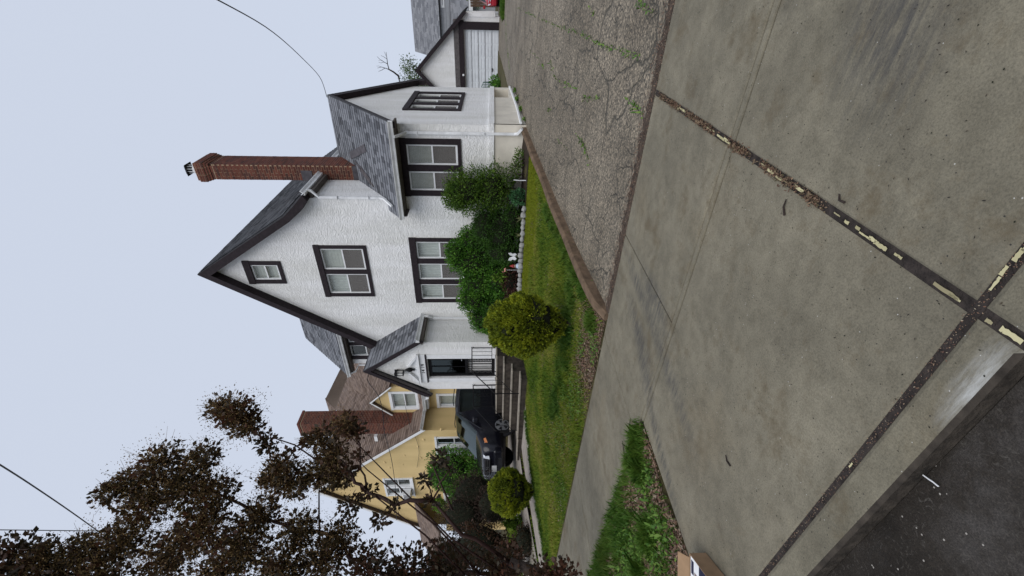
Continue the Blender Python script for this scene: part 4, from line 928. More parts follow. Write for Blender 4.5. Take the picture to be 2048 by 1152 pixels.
ac = thing('window_air_conditioner', 'white air conditioner sticking out of the yellow house window', 'air conditioner', (-20.4, YY - .2, 5.3))
MB().box(-20.68, -20.1, YY - .38, YY - .055, 5.40, 5.78).build('case', MAT['white'], ac, bevel=.01)
for k in range(6): MB().box(-20.65, -20.13, YY - .388, YY - .381, 5.44 + k * .05, 5.465 + k * .05).build('louvre', MAT['trim_grey'], ac)
# cables stapled to the yellow front
def wire(name, pts, label, r=.006, n=24, mat='wire'):
    P = [Vector(p) for p in pts]; out = []
    for i in range(n + 1):
        t = i / n * (len(P) - 1); k = min(int(t), len(P) - 2); f = t - k
        p0, p1, p2, p3 = P[max(k - 1, 0)], P[k], P[k + 1], P[min(k + 2, len(P) - 1)]
        out.append(.5 * ((2 * p1) + (p2 - p0) * f + (2 * p0 - 5 * p1 + 4 * p2 - p3) * f * f + (3 * p1 - p0 - 3 * p2 + p3) * f ** 3))
    return tag(MB().tube(out, r, 5).build(name, MAT[mat], smooth=True), label, 'cable', 'overhead and wall cables')

# ================================================================== VEHICLES
def car(name, label, st, Wd, paint, rot, loc, wheels, rw=.36, glass_from=(), cat='car', detail=True):
    """st: stations (s, z_bottom, z_belt, z_top, w_low, w_belt, w_top); front is at s=0, +s = rearwards"""
    root = thing(name, label, cat, loc); Mx = Matrix.Translation(loc) @ Matrix.Rotation(rot, 4, 'Z')
    def ring(q):
        s, zb, zl, zt, wl, wb, wt = q
        half = [(wl * .86, zb), (wl, zb + .10), (wl * 1.005, zb + (zl - zb) * .55), (wb, zl), (wt + .02, zl + (zt - zl) * .82 if zt - zl > .2 else zl + (zt - zl) * .5), (wt * .86, zt - .012), (wt * .45, zt)]
        return [Vector((x, s, z)) for x, z in half] + [Vector((-x, s, z)) for x, z in half[::-1]]
    rings = [ring(q) for q in st]; n = len(rings[0])
    parts = {'body': MB(), 'windscreen': MB(), 'side_window_a': MB(), 'side_window_b': MB(), 'rear_window': MB()}
    def face(part, pts): parts[part].add([Mx @ p for p in pts], [tuple(range(len(pts)))])
    for i in range(len(rings) - 1):
        for j in range(n):
            jj = (j + 1) % n; q = [rings[i][j], rings[i][jj], rings[i + 1][jj], rings[i + 1][j]]
            part = 'body'
            if i in glass_from[0] and j in (4, 5, 6, 7, 8): part = 'windscreen'
            elif i in glass_from[1] and j == 3: part = 'side_window_a'
            elif i in glass_from[1] and j == n - 5: part = 'side_window_b'
            elif i in glass_from[2] and j in (4, 5, 6, 7, 8): part = 'rear_window'
            face(part, q)
    face('body', rings[0]); face('body', rings[-1])
    body = None
    for k, m_ in parts.items():
        if not m_.v: continue
        ob = m_.build(k.replace('_a', '').replace('_b', '') if 'side' in k else k, paint if k == 'body' else MAT['carglass'], root, smooth=(k == 'body'))
        if k == 'body':
            body = ob
            bm = bmesh.new(); bm.from_mesh(ob.data); bmesh.ops.remove_doubles(bm, verts=bm.verts, dist=.001); bmesh.ops.recalc_face_normals(bm, faces=bm.faces); bm.to_mesh(ob.data); bm.free(); ob.data.shade_smooth()
    def loc_part(nm, mb, mat, par=root, **kw):
        mb.v = [tuple(Mx @ Vector(v)) for v in mb.v]; return mb.build(nm, mat, par, **kw)
    loc_part('cabin_interior', MB().box(-Wd * .40, Wd * .40, st[3][0] + .55, st[-2][0] - .4, .5, st[3][2] + .05), MAT['dark_room'])
    for s in wheels:
        for sd in (-1, 1):
            xo = sd * (Wd / 2 - .02)
            loc_part('wheel_arch', MB().tube([(xo - sd * .06, s, rw), (xo + sd * .004, s, rw)], rw + .075, 22), MAT['plastic'])
            ty = loc_part('tyre', MB().tube([(xo - sd * .20, s, rw), (xo - sd * .18, s, rw), (xo + sd * .002, s, rw), (xo + sd * .02, s, rw)], [rw - .03, rw, rw, rw - .035], 24), MAT['rubber'])
            loc_part('rim', MB().tube([(xo + sd * .015, s, rw), (xo + sd * .026, s, rw)], rw * .66, 20), MAT['chrome'], ty)
            for k in range(5):
                a = 2 * math.pi * k / 5 + .3; c = Vector((0, math.cos(a), math.sin(a))); e = Vector((0, -math.sin(a), math.cos(a)))
                loc_part('rim_opening', MB().prism([Vector((xo + sd * .027, s, rw)) + c * rw * p + e * rw * q for p, q in ((.22, -.05), (.22, .05), (.56, .17), (.56, -.17))], (sd * .003, 0, 0)), MAT['dark_room'], ty)
    return root, loc_part, Mx
gcar = G(-13.5, 10) + .075
st = [(0.00, .42, .72, .95, .78, .80, .70), (.06, .30, .74, 1.02, .88, .88, .78), (.22, .26, .80, 1.09, .92, .91, .82), (.78, .24, 1.02, 1.27, .93, .92, .80), (1.72, .24, 1.13, 2.03, .93, .93, .70), (2.3, .24, 1.15, 2.10, .93, .93, .72), (4.0, .24, 1.17, 2.07, .93, .93, .71), (4.65, .26, 1.15, 1.90, .92, .91, .66), (4.85, .34, 1.05, 1.25, .88, .86, .70)]
suv, sp, SM = car('parked_car', 'black sport utility car parked nose out beside the front steps', st, 1.86, MAT['black_paint'], 0, Vector((-13.47, 8.86, gcar)), (.98, 3.75), rw=.37, glass_from=((3,), (4, 5), (7,)), cat='car')
for sd in (-1, 1):
    hl = sp('headlight', MB().prism([Vector((sd * .46, .02, .78)), Vector((sd * .80, .10, .84)), Vector((sd * .87, .36, .96)), Vector((sd * .76, .24, 1.03)), Vector((sd * .50, .04, .98))], (0, -.055, .01)), MAT['lens'])
    sp('turn_signal', MB().prism([Vector((sd * .885, .30, .86)), Vector((sd * .905, .48, .93)), Vector((sd * .88, .46, 1.0)), Vector((sd * .86, .32, .96))], (sd * .03, -.01, 0)), MAT['amber'], hl)
    sp('mirror', MB().box(sd * .96, sd * 1.16, 1.05, 1.20, 1.18, 1.38), MAT['black_paint'], bevel=.03)
    sp('fog_lamp', MB().tube([(sd * .66, .02, .50), (sd * .66, -.01, .50)], .06, 10), MAT['plastic'])
    sp('window_trim', MB().tube([(sd * .945, .80, 1.05), (sd * .72, 1.70, 2.0)], .018, 5), MAT['black_paint'])
    sp('side_moulding', MB().box(sd * .925, sd * .945, 1.5, 3.3, .55, .63), MAT['plastic'])
    for s0 in (1.62, 2.75, 3.35): sp('door_seam', MB().box(sd * .932, sd * .9345, s0, s0 + .012, .40, 1.10), MAT['dark_room'])
    sp('door_handle', MB().box(sd * .93, sd * .96, 2.45, 2.63, .98, 1.01), MAT['plastic'])
sp('grille', MB().box(-.44, .44, -.045, .02, .76, .97), MAT['plastic'], bevel=.02)
for k in range(3): sp('grille_bar', MB().box(-.42, .42, -.055, -.046, .80 + k * .055, .812 + k * .055), MAT['chrome'])
sp('emblem', MB().tube([(-.07, -.065, .92), (-.05, -.065, .83), (-.05, -.065, .875), (.05, -.065, .875), (.05, -.065, .83), (.07, -.065, .92)], .011, 4), MAT['chrome'])
sp('bumper', MB().box(-.90, .90, -.07, .16, .36, .66), MAT['black_paint'], bevel=.05)
sp('lower_intake', MB().box(-.60, .60, -.078, -.066, .38, .50), MAT['plastic'])
sp('number_plate', MB().box(-.16, .16, -.092, -.072, .56, .72), MAT['white'])
for sd in (-1, 1): sp('roof_rail', MB().tube([(sd * .62, 2.1, 2.12), (sd * .64, 2.3, 2.16), (sd * .64, 3.8, 2.14), (sd * .62, 4.0, 2.10)], .018, 5), MAT['plastic'])
# the neighbour's driveway strip under the car
V = [(-15.7, 4.34, G(-15.7, 4.34) - .0), (-12.45, 4.34, G(-12.45, 4.34)), (-12.45, 13.4, G(-12.45, 12) + .075), (-15.7, 13.4, G(-15.7, 12) + .075), (-15.7, 7, G(-15.7, 7) + .07), (-12.45, 7, G(-12.45, 7) + .07)]
V = [(x, y, z + .006) for x, y, z in V]
struct(MB().add(V, [(0, 1, 5, 4), (4, 5, 2, 3)]).build('neighbour_driveway', MAT['path']))
# red car by the garage
gr = G(.2, 27) 
st2 = [(0, .40, .62, .70, .70, .72, .6), (.10, .28, .66, .80, .84, .84, .7), (1.0, .22, .80, .92, .86, .86, .72), (1.75, .22, .86, 1.40, .87, .86, .58), (2.8, .22, .88, 1.44, .87, .86, .58), (3.6, .22, .92, 1.04, .87, .85, .64), (4.3, .26, .90, .98, .84, .82, .66), (4.42, .36, .72, .86, .74, .74, .6)]
rc, rp, RM = car('parked_car', 'red car parked beside the white garage', st2, 1.74, MAT['red_paint'], 0, Vector((-.22, 27.0, gr - .02)), (.85, 3.5), rw=.32, glass_from=((2,), (3,), (4,)), cat='car')
for sd in (-1, 1):
    rp('headlight', MB().prism([Vector((sd * .5, .0, .60)), Vector((sd * .78, .06, .62)), Vector((sd * .82, .22, .74)), Vector((sd * .55, .03, .72))], (0, -.04, .01)), MAT['lens'])
    rp('mirror', MB().box(sd * .87, sd * 1.02, 1.15, 1.27, .90, 1.02), MAT['red_paint'], bevel=.02)
rp('bumper', MB().box(-.82, .82, -.06, .10, .30, .52), MAT['red_paint'], bevel=.04)
rp('grille', MB().box(-.4, .4, -.05, .0, .56, .66), MAT['plastic'])

# ================================================================== GARAGE, FENCE, GREY HOUSE
GY = 31.0; OG = Vector((0, GY, 0)); gg = 1.0
gar = thing('garage', 'small white stucco garage with dark gable trim at the end of the driveway', 'garage', (-4.7, 33, gg))
wall('front_wall', MAT['stucco'], gar, OG, XU, NF, [(-7.75, gg), (-1.75, gg), (-1.75, 3.45), (-4.73, 6.15), (-7.75, 3.45)], [(-6.9, gg + .02, -2.45, 3.22)])
wall('side_wall', MAT['stucco'], gar, Vector((-1.75, 0, 0)), YU, NR, [(GY, gg), (37, gg), (37, 3.4), (GY, 3.4)])
wall('side_wall', MAT['stucco'], gar, Vector((-7.75, 0, 0)), YU, -NR, [(GY, gg), (37, gg), (37, 3.4), (GY, 3.4)])
MB().prism([Vector((-1.76, GY - .06, 1.35)), Vector((-1.45, GY - .06, 1.35)), Vector((-1.50, GY - .06, 3.0)), Vector((-1.62, GY - .06, 3.3)), Vector((-1.76, GY - .06, 3.3))], (0, .3, 0)).build('corner_buttress', MAT['stucco'], gar)
for s, e in ((1, -1.5), (-1, -8.0)):
    o = Vector((e, GY - .25, 3.25)); m_ = Vector((-4.73 - e, 0, 6.36 - 3.25))
    roof_plane('roof', gar, o, YU, m_.normalized(), [(0, 0), (6.5, 0), (6.5, m_.length), (0, m_.length)], seed=31)
    MB().prism([Vector((e, GY - .28, 3.24)), Vector((-4.73, GY - .28, 6.36)), Vector((-4.73, GY - .28, 6.10)), Vector((e - s * .05, GY - .28, 3.02))], (0, .2, 0)).build('barge_board', MAT['trim'], gar)
MB().box(-7.0, -1.9, GY - .05, GY + .02, 3.56, 3.86).build('lintel_board', MAT['trim_grey'], gar)
MB().box(-7.1, -1.95, GY - .06, GY + .02, 3.24, 3.55).build('door_head', MAT['trim'], gar)
MB().box(-2.44, -2.02, GY - .06, GY + .05, gg, 3.24).build('door_jamb', MAT['trim'], gar)
MB().box(-7.3, -6.91, GY - .06, GY + .05, gg, 3.24).build('door_jamb', MAT['trim'], gar)
gd = MB().box(-6.9, -2.45, GY + .12, GY + .16, gg + .1, 3.22).build('garage_door', MAT['door_white'], gar)
MB().box(-6.9, -2.45, GY + .09, GY + .16, gg, gg + .098).build('door_seal', MAT['iron'], gd)
for r_ in range(5):
    z0 = gg + .14 + r_ * .42
    MB().box(-6.88, -2.47, GY + .10, GY + .12, z0 - .03, z0 - .018).build('section_joint', MAT['trim_grey'], gd)
    for c_ in range(6):
        x0 = -6.80 + c_ * .73
        for q in (0, .19): MB().box(x0, x0 + .62, GY + .105, GY + .121, z0 + .02 + q, z0 + .15 + q).build('panel', MAT['door_white'], gd, bevel=.004)
MB().box(-4.75, -4.55, GY + .06, GY + .12, 1.5, 1.56).build('door_handle', MAT['iron'], gd)
fl = tag(MB().box(-5.0, -4.88, GY - .14, GY - .06, 3.28, 3.40).build('door_lamp', MAT['white'], bevel=.02), 'tiny white lamp above the garage door', 'lamp')
# timber fence beside the garage
fen = thing('timber_fence', 'brown weathered board fence behind the red car', 'fence', (.6, 33, 1.1))
for k in range(26):
    x = -1.35 + k * .15; z = G(x, 33); MB().box(x, x + .135, 33 - random.uniform(0, .015), 33.03, z - .05, z + 1.75 + random.uniform(-.04, .04)).build('board', MAT['timber'], fen)
for z in (1.45, 2.5): MB().box(-1.35, 2.55, 33.03, 33.09, z, z + .09).build('rail', MAT['timber'], fen)
# grey house behind
GHY = 46.0; P = lambda x, y, Y=GHY: onY(x, y, Y)
gh = thing('grey_house', 'grey sided house with two grey shingle roofs behind the garage', 'house', (2, 50, 1.5))
e0 = P(880, 60); r0 = P(826, 60, GHY + 3.2); zl = P(900, 40, GHY - .0).z; lx0 = P(845, 118).x
wall('upper_wall', MAT['siding'], gh, Vector((0, GHY + .3, 0)), XU, NF, [(lx0 - 3, 1), (14, 1), (14, e0.z + .1), (lx0 - 3, e0.z + .1)], [(P(890, 13).x, zl + .55, P(890, -20).x, e0.z - .25)])
wx0, wx1 = P(890, 13).x, P(890, -20).x
window(gh, Vector((0, GHY + .3, 0)), XU, NF, wx0 - .1, zl + .45, wx1 + .1, e0.z - .15, n=2, side=.16, top=.14, bot=.14, mul=.14, trim='white', back='dark', screen=False)
nb = 14
for k in range(26):
    z = 1.2 + k * .26
    if z < e0.z: MB().box(lx0 - 3, wx0 - .12, GHY + .27, GHY + .30, z, z + .235).build('siding_board', MAT['siding'], gh)
vr = Vector((0, 3.4, r0.z - e0.z)); roof_plane('upper_roof', gh, Vector((0, GHY, e0.z)), XU, vr.normalized(), [(lx0, 0), (14, 0), (14, vr.length), (lx0 + .2, vr.length)], mats=('roof_base', 'grey_roof'), seed=41, expo=.2, wmin=.3, wmax=.5)
lz1, lz0 = P(900, 30, GHY + .2).z, P(937, 10, GHY - 2.4).z
vr = Vector((0, 2.6, lz1 - lz0)); roof_plane('lower_roof', gh, Vector((0, GHY - 2.4, lz0)), XU, vr.normalized(), [(lx0 - 1, 0), (14, 0), (14, vr.length), (lx0 - 1, vr.length)], mats=('roof_base', 'grey_roof'), seed=42, expo=.2, wmin=.3, wmax=.5)
MB().box(lx0 - 1, 14, GHY - 2.44, GHY - 2.40, lz0 - .35, lz0 - .02).build('fascia', MAT['white'], gh)
wall('lower_wall', MAT['siding'], gh, Vector((0, GHY - 1.9, 0)), XU, NF, [(lx0 - 1, .8), (14, .8), (14, lz0), (lx0 - 1, lz0)])
# green garden chair by the garage corner
gcb = onY(990, 172, 28.5); gch = thing('garden_chair', 'dark green metal garden chair partly hidden by the house corner', 'chair', (gcb.x, 28.5, G(gcb.x, 28.5)))
cx, cy, cz0 = gcb.x - .1, 28.5, G(gcb.x, 28.5)
for sx in (-.25, .25):
    for sy_ in (-.22, .22): MB().tube([(cx + sx, cy + sy_, cz0 - .02), (cx + sx, cy + sy_, cz0 + .44)], .02, 6).build('leg', MAT['green_metal'], gch)
    MB().tube([(cx + sx, cy - .2, cz0 + .62), (cx + sx, cy + .22, cz0 + .64), (cx + sx, cy + .24, cz0 + .44)], .02, 6).build('armrest', MAT['green_metal'], gch)
MB().box(cx - .27, cx + .27, cy - .25, cy + .25, cz0 + .42, cz0 + .46).build('seat', MAT['green_metal'], gch, bevel=.01)
for k in range(6):
    x = cx - .22 + k * .088; MB().box(x - .015, x + .015, cy + .23, cy + .25, cz0 + .46, cz0 + .95).build('back_slat', MAT['green_metal'], gch)
MB().tube([(cx - .27, cy + .24, cz0 + .46), (cx - .26, cy + .26, cz0 + .9), (cx, cy + .26, cz0 + 1.02), (cx + .26, cy + .26, cz0 + .9), (cx + .27, cy + .24, cz0 + .46)], .02, 6).build('back_frame', MAT['green_metal'], gch)

# ================================================================== PLANTS
def leaf_cloud(name, mat, parent, blobs, n, size, seed=0, shell=.55, up=.35, aspect=2.0, fold=.25, droop=0):
    """n leaf faces (folded diamonds) through the volume of ellipsoid blobs [(centre, (rx,ry,rz))]"""
    g = np.random.default_rng(seed); vol = np.array([b[1][0] * b[1][1] * b[1][2] for b in blobs]) ** (2 / 3); vol /= vol.sum()
    ids = g.choice(len(blobs), n, p=vol); c = np.array([list(b[0]) for b in blobs])[ids]; r = np.array([list(b[1]) for b in blobs])[ids]
    d = g.normal(size=(n, 3)); d /= np.linalg.norm(d, axis=1, keepdims=True)
    lump = 1 + .07 * np.sin(d[:, 0:1] * 7 + seed) * np.sin(d[:, 1:2] * 6 + 2) + .06 * np.sin(d[:, 2:3] * 11 + d[:, 0:1] * 5 + seed)
    rad = (shell + (1 - shell) * g.random((n, 1)) ** .6) * lump
    sh = g.normal(size=(46, 3)); sh /= np.linalg.norm(sh, axis=1, keepdims=True)          # stray shoots and hollows
    dt = d @ sh.T; rad = rad * (1 + .20 * (dt[:, :26].max(1, keepdims=True) > .975) - .16 * (dt[:, 26:].max(1, keepdims=True) > .955))
    p = c + d * r * rad
    ax = d * .8 + np.array([0, 0, up]) + g.normal(size=(n, 3)) * .55; ax[:, 2] -= droop
    ax /= np.linalg.norm(ax, axis=1, keepdims=True)
    sd = np.cross(ax, g.normal(size=(n, 3))); sd /= np.linalg.norm(sd, axis=1, keepdims=True); nm = np.cross(ax, sd)
    L = size * (.6 + .8 * g.random((n, 1))); W = L / aspect
    a = p; b = p + ax * L * .5 + sd * W * .5 + nm * W * fold; e = p + ax * L; f = p + ax * L * .5 - sd * W * .5 + nm * W * fold
    V = np.stack([a, b, e, f], 1).reshape(-1, 3)
    return link(name, np_mesh(name, V, n, 4), mat, parent)
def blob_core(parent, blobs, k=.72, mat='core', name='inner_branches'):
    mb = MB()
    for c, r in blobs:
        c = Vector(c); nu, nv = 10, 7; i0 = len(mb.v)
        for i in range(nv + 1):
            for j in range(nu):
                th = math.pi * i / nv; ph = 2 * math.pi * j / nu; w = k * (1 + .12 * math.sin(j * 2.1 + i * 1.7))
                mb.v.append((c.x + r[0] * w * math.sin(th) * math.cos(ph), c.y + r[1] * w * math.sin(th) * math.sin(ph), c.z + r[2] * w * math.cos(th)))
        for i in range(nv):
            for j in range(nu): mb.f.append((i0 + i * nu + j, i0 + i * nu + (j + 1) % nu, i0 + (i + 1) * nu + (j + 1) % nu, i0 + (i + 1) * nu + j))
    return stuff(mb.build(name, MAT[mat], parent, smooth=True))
def tufts(name, mat, parent, c, r, n, size, seed=0, per=9, taper=0):
    """clipped evergreen: upright sprays of narrow blades over the whole surface"""
    g = np.random.default_rng(seed); d = g.normal(size=(n, 3)); d /= np.linalg.norm(d, axis=1, keepdims=True)
    lump = 1 + .05 * np.sin(d[:, 0] * 9 + seed) * np.sin(d[:, 1] * 8) + .05 * np.sin(d[:, 2] * 13 + d[:, 0] * 7)
    rr = np.array(r)[None, :] * np.ones((n, 1)); low = np.clip(-d[:, 2], 0, 1)
    rr[:, 0] *= 1 - taper * low; rr[:, 1] *= 1 - taper * low
    p = np.array(c)[None] + d * rr * (lump * g.uniform(.86, 1.0, n))[:, None]
    p = np.repeat(p, per, 0); dd = np.repeat(d, per, 0); m = len(p)
    ax = dd * .9 + np.array([0, 0, .55]) + g.normal(size=(m, 3)) * .42; ax /= np.linalg.norm(ax, axis=1, keepdims=True)
    sd = np.cross(ax, g.normal(size=(m, 3))); sd /= np.linalg.norm(sd, axis=1, keepdims=True)
    L = size * g.uniform(.6, 1.3, (m, 1)); W = L * .30; p = p + g.normal(size=(m, 3)) * size * .22
    V = np.stack([p - sd * W * .4, p + sd * W * .4, p + ax * L * .7 + sd * W * .5, p + ax * L, p + ax * L * .7 - sd * W * .5], 1).reshape(-1, 3)
    return link(name, np_mesh(name, V, m, 5), mat, parent)
# --- two clipped golden globes on the lawn
def globe(px, py, top, y0, y1, label, seed, n):
    b = onG(px, py); d = b.dot(Vector((fwd.x, fwd.y, 0))) ; k = d / F
    h = (px - top) * k; r = (y1 - y0) * k / 2; lat = (576 - (y0 + y1) / 2) * k
    c = Vector((right.x * lat + fwd.x * d, right.y * lat + fwd.y * d, b.z + h * .54))
    t = thing('globe_shrub', label, 'shrub', (c.x, c.y, b.z), 'clipped golden globe shrubs')
    rz = h * .46
    MB().tube([(c.x, c.y, b.z - .05), (c.x + .03, c.y, b.z + h * .12), (c.x, c.y, c.z)], [.075, .06, .04], 7).build('trunk', MAT['bark'], t)
    random.seed(seed)
    for q in range(9):
        a = q * .7; MB().tube([(c.x, c.y, b.z + .06), (c.x + r * .35 * math.cos(a), c.y + r * .35 * math.sin(a), b.z + h * .2), (c.x + r * .6 * math.cos(a), c.y + r * .6 * math.sin(a), b.z + h * .38)], [.03, .025, .012], 5).build('stem', MAT['bark'], t)
    blob_core(t, [((c.x, c.y, c.z + .02), (r * 1.02, r * 1.02, rz * .98))], .84)
    tufts('foliage', MAT['yew'], t, c, (r * .95, r * .95, rz * .97), n, .046, seed, taper=.42, per=14)
globe(1144, 660, 972, 586, 714, 'large clipped golden globe shrub on a thick stem near the sidewalk', 3, 4200)
globe(1072, 985, 978, 938, 1031, 'smaller clipped golden globe shrub beside the garden path', 5, 3200)

def shrub(name, label, blobs, mat, n, size, seed, stems=6, core=.72, aspect=2.0, group=None, shell=.6):
    c0 = blobs[0][0]; g0 = G(c0[0], c0[1])
    t = thing(name, label, 'shrub', (c0[0], c0[1], g0), group)
    rnd = random.Random(seed)
    for k in range(stems):
        b = blobs[k % len(blobs)]; a = rnd.uniform(0, 6.28)
        x, y = b[0][0] + .08 * math.cos(a), b[0][1] + .08 * math.sin(a)
        MB().tube([(x, y, G(x, y) - .04), (x + .1 * math.cos(a), y + .1 * math.sin(a), (G(x, y) + b[0][2]) / 2), (b[0][0] + b[1][0] * .5 * math.cos(a), b[0][1] + b[1][1] * .5 * math.sin(a), b[0][2] + b[1][2] * .3)], [.022, .016, .008], 5).build('stem', MAT['bark'], t)
    if core: blob_core(t, blobs, core)
    leaf_cloud('foliage', MAT[mat], t, blobs, n, size, seed, shell=shell, aspect=aspect)
    return t
def at(px, py, Y): 
    v = onY(px, py, Y); return (v.x, v.y, v.z)
# --- the bed under the windows
shrub('boxwood_shrub', 'tall rounded boxwood with see-through base at the house corner', [(at(935, 383, 11.12), (.68, .44, .66)), (at(985, 378, 11.10), (.68, .42, .54)), (at(915, 390, 11.15), (.45, .38, .4))], 'box_green', 13000, .05, 11, stems=9, core=.55, shell=.45)
shrub('evergreen_shrub', 'dark feathery evergreen in the middle of the bed', [(at(1000, 462, 10.98), (.72, .42, .56)), (at(970, 452, 11.0), (.58, .4, .38)), (at(1005, 500, 10.98), (.5, .36, .5)), (at(1025, 440, 10.95), (.45, .3, .3))], 'dark_green', 14000, .055, 12, aspect=3.2)
shrub('privet_shrub', 'tall leafy shrub hiding the bottom of the triple window', [(at(945, 520, 11.2), (.60, .36, .72)), (at(960, 568, 11.15), (.55, .36, .62)), (at(1000, 560, 11.05), (.7, .4, .45)), (at(915, 505, 11.2), (.40, .30, .36)), (at(950, 480, 11.2), (.45, .3, .5)), (at(950, 600, 11.1), (.5, .36, .55)), (at(980, 640, 11.0), (.5, .34, .45))], 'mid_green', 22000, .06, 13)
shrub('spreading_shrub', 'low leafy shrub beside the porch wall', [(at(965, 640, 10.95), (.46, .36, .42)), (at(985, 622, 10.9), (.5, .36, .40)), (at(1010, 650, 10.9), (.5, .34, .3))], 'mid_green', 7000, .055, 14)
shrub('round_shrub', 'small round bluish green shrub behind the white stones', [(at(1040, 394, 10.85), (.22, .2, .25))], 'blue_green', 1800, .045, 15, stems=3)
shrub('red_shrub', 'low dark red leaved shrub at the back of the stone edging', [(at(1022, 562, 10.80), (.42, .25, .30)), (at(1030, 590, 10.8), (.3, .22, .25))], 'redbush', 2600, .055, 16)
shrub('weedy_shrub', 'thin straggly weeds against the foundation by the downspout', [(at(1030, 345, 11.3), (.38, .18, .18)), (at(1040, 318, 11.35), (.3, .15, .14))], 'box_green', 700, .06, 17, core=0, shell=.2)
shrub('sapling_shrub', 'bright green sprig growing out of the bed shrubs', [(at(1000, 556, 10.72), (.12, .1, .22)), (at(940, 628, 10.8), (.06, .06, .1))], 'light_green', 260, .07, 18, core=0, shell=.1, stems=2)
# sword-leaved plants
for i, (px, py, n_, lab) in enumerate(((1050, 437, 14, 'pale spiky plant sticking up behind the stone edging'), (1050, 470, 8, 'thin pale spiky plant beside the larger spiky one'), (1046, 512, 12, 'yellowing spiky plant beside the white butterfly ornament'), (1046, 585, 8, 'small pale spiky plant at the end of the stone edging'))):
    b = Vector(at(px, py, 10.72)); b.z = G(b.x, b.y) + .02
    t = thing('spiky_plant', lab, 'plant', b, 'spiky plants behind the stones'); random.seed(30 + i)
    for k in range(n_):
        a = random.uniform(0, 6.28); L = random.uniform(.16, .30); d = Vector((math.cos(a), math.sin(a), 0)); s = Vector((-d.y, d.x, 0)) * .014; tilt = random.uniform(.25, .9)
        p = [b, b + d * L * .4 * tilt + Z * L * .6, b + d * L * tilt + Z * L * (1 - .35 * tilt)]
        MB().add([p[0] - s * .6, p[0] + s * .6, p[1] + s, p[1] - s, p[2]], [(0, 1, 2, 3), (3, 2, 4)]).build('sword_leaf', MAT['pale_leaf'], t)
# stone edging, one object per stone
ed = thing('stone_edging', 'row of whitish rounded stones edging the bed', 'edging', (-6.3, 10.6, G(-6.3, 10.6)))
rocks = []
for k in range(4):
    bm = bmesh.new(); bmesh.ops.create_icosphere(bm, subdivisions=2, radius=1); rr = random.Random(k)
    for v in bm.verts: v.co *= rr.uniform(.68, 1.15)
    me = bpy.data.meshes.new('stone'); bm.to_mesh(me); bm.free(); me.materials.append(MAT['rock']); me.shade_smooth(); rocks.append(me)
random.seed(8); x = -4.75
while x > -8.15:
    w = random.uniform(.07, .12); ob = link('stone', random.choice(rocks), None, ed)
    yy = 10.60 - .12 * min(1, max(0, (-4.75 - x)) / 3) + random.uniform(-.03, .03)
    ob.location = (x - w, yy, G(x, yy) + .06); ob.scale = (w, random.uniform(.07, .10), random.uniform(.07, .11)); ob.rotation_euler = (0, 0, random.uniform(0, 3)); x -= w * 1.75
# ornaments in the bed
b = Vector(at(1032, 512, 10.66)); gz_ = G(b.x, b.y)
t = thing('garden_ornament', 'white butterfly shaped ornament on a stake in the bed', 'ornament', (b.x, b.y, gz_))
MB().tube([(b.x, b.y, gz_ - .05), (b.x, b.y, b.z + .05)], .008, 5).build('stake', MAT['white'], t)
for s in (-1, 1):
    q = [(0, .0), (.035, .10), (.11, .14), (.13, .07), (.085, .015), (.11, -.055), (.06, -.10), (.0, -.04)]
    MB().prism([Vector((b.x + s * (x + .004), b.y - .02 - x * .25, b.z + .08 + z)) for x, z in q], (0, .012, 0)).build('wing', MAT['white'], t)
b = Vector(at(1050, 532, 10.60)); gz_ = G(b.x, b.y)
t = thing('garden_figurine', 'small painted figurine in pale blue beside the stones', 'figurine', (b.x, b.y, gz_))
def lathe(prof, c, n=10):
    mb = MB()
    for r_, z in prof:
        for j in range(n): mb.v.append((c[0] + r_ * math.cos(2 * math.pi * j / n), c[1] + r_ * math.sin(2 * math.pi * j / n), c[2] + z))
    for i in range(len(prof) - 1):
        for j in range(n): mb.f.append((i * n + j, i * n + (j + 1) % n, (i + 1) * n + (j + 1) % n, (i + 1) * n + j))
    mb.f.append(tuple(range(n))[::-1]); mb.f.append(tuple(range((len(prof) - 1) * n, len(prof) * n))); return mb
lathe([(.08, -.01), (.095, .04), (.085, .10), (.06, .15), (.04, .17)], (b.x, b.y, gz_ + .02)).build('coat', basic('pale_blue_paint', (.38, .45, .55), .5, .1), t, smooth=True)
lathe([(.02, 0), (.045, .025), (.05, .055), (.035, .09), (.01, .10)], (b.x, b.y, gz_ + .18)).build('head', basic('skin_paint', (.5, .3, .22), .5, .1), t, smooth=True)
lathe([(.06, 0), (.045, .03), (.025, .08), (.006, .12)], (b.x, b.y, gz_ + .245)).build('hat', basic('red_paint_dull', (.25, .03, .03), .5, .1), t, smooth=True)
b = Vector(at(1012, 540, 10.62)); gz_ = G(b.x, b.y)
t = thing('flamingo_ornament', 'tiny pink flamingo ornament on a thin stake', 'ornament', (b.x, b.y, gz_)); pk = basic('pink_plastic', (.6, .28, .22), .5, .1)
MB().tube([(b.x, b.y, gz_ - .03), (b.x, b.y, b.z)], .005, 5).build('stake', MAT['white'], t)
MB().tube([(b.x + .07, b.y, b.z + .01), (b.x + .03, b.y, b.z + .03), (b.x - .03, b.y, b.z + .02), (b.x - .06, b.y, b.z + .04)], [.008, .03, .028, .01], 7).build('body', pk, t, smooth=True)
MB().tube([(b.x - .05, b.y, b.z + .035), (b.x - .07, b.y, b.z + .08), (b.x - .05, b.y, b.z + .11), (b.x - .075, b.y, b.z + .10)], [.01, .008, .010, .004], 6).build('neck', pk, t, smooth=True)
b = Vector(at(1050, 361, 10.9)); gz_ = G(b.x, b.y)
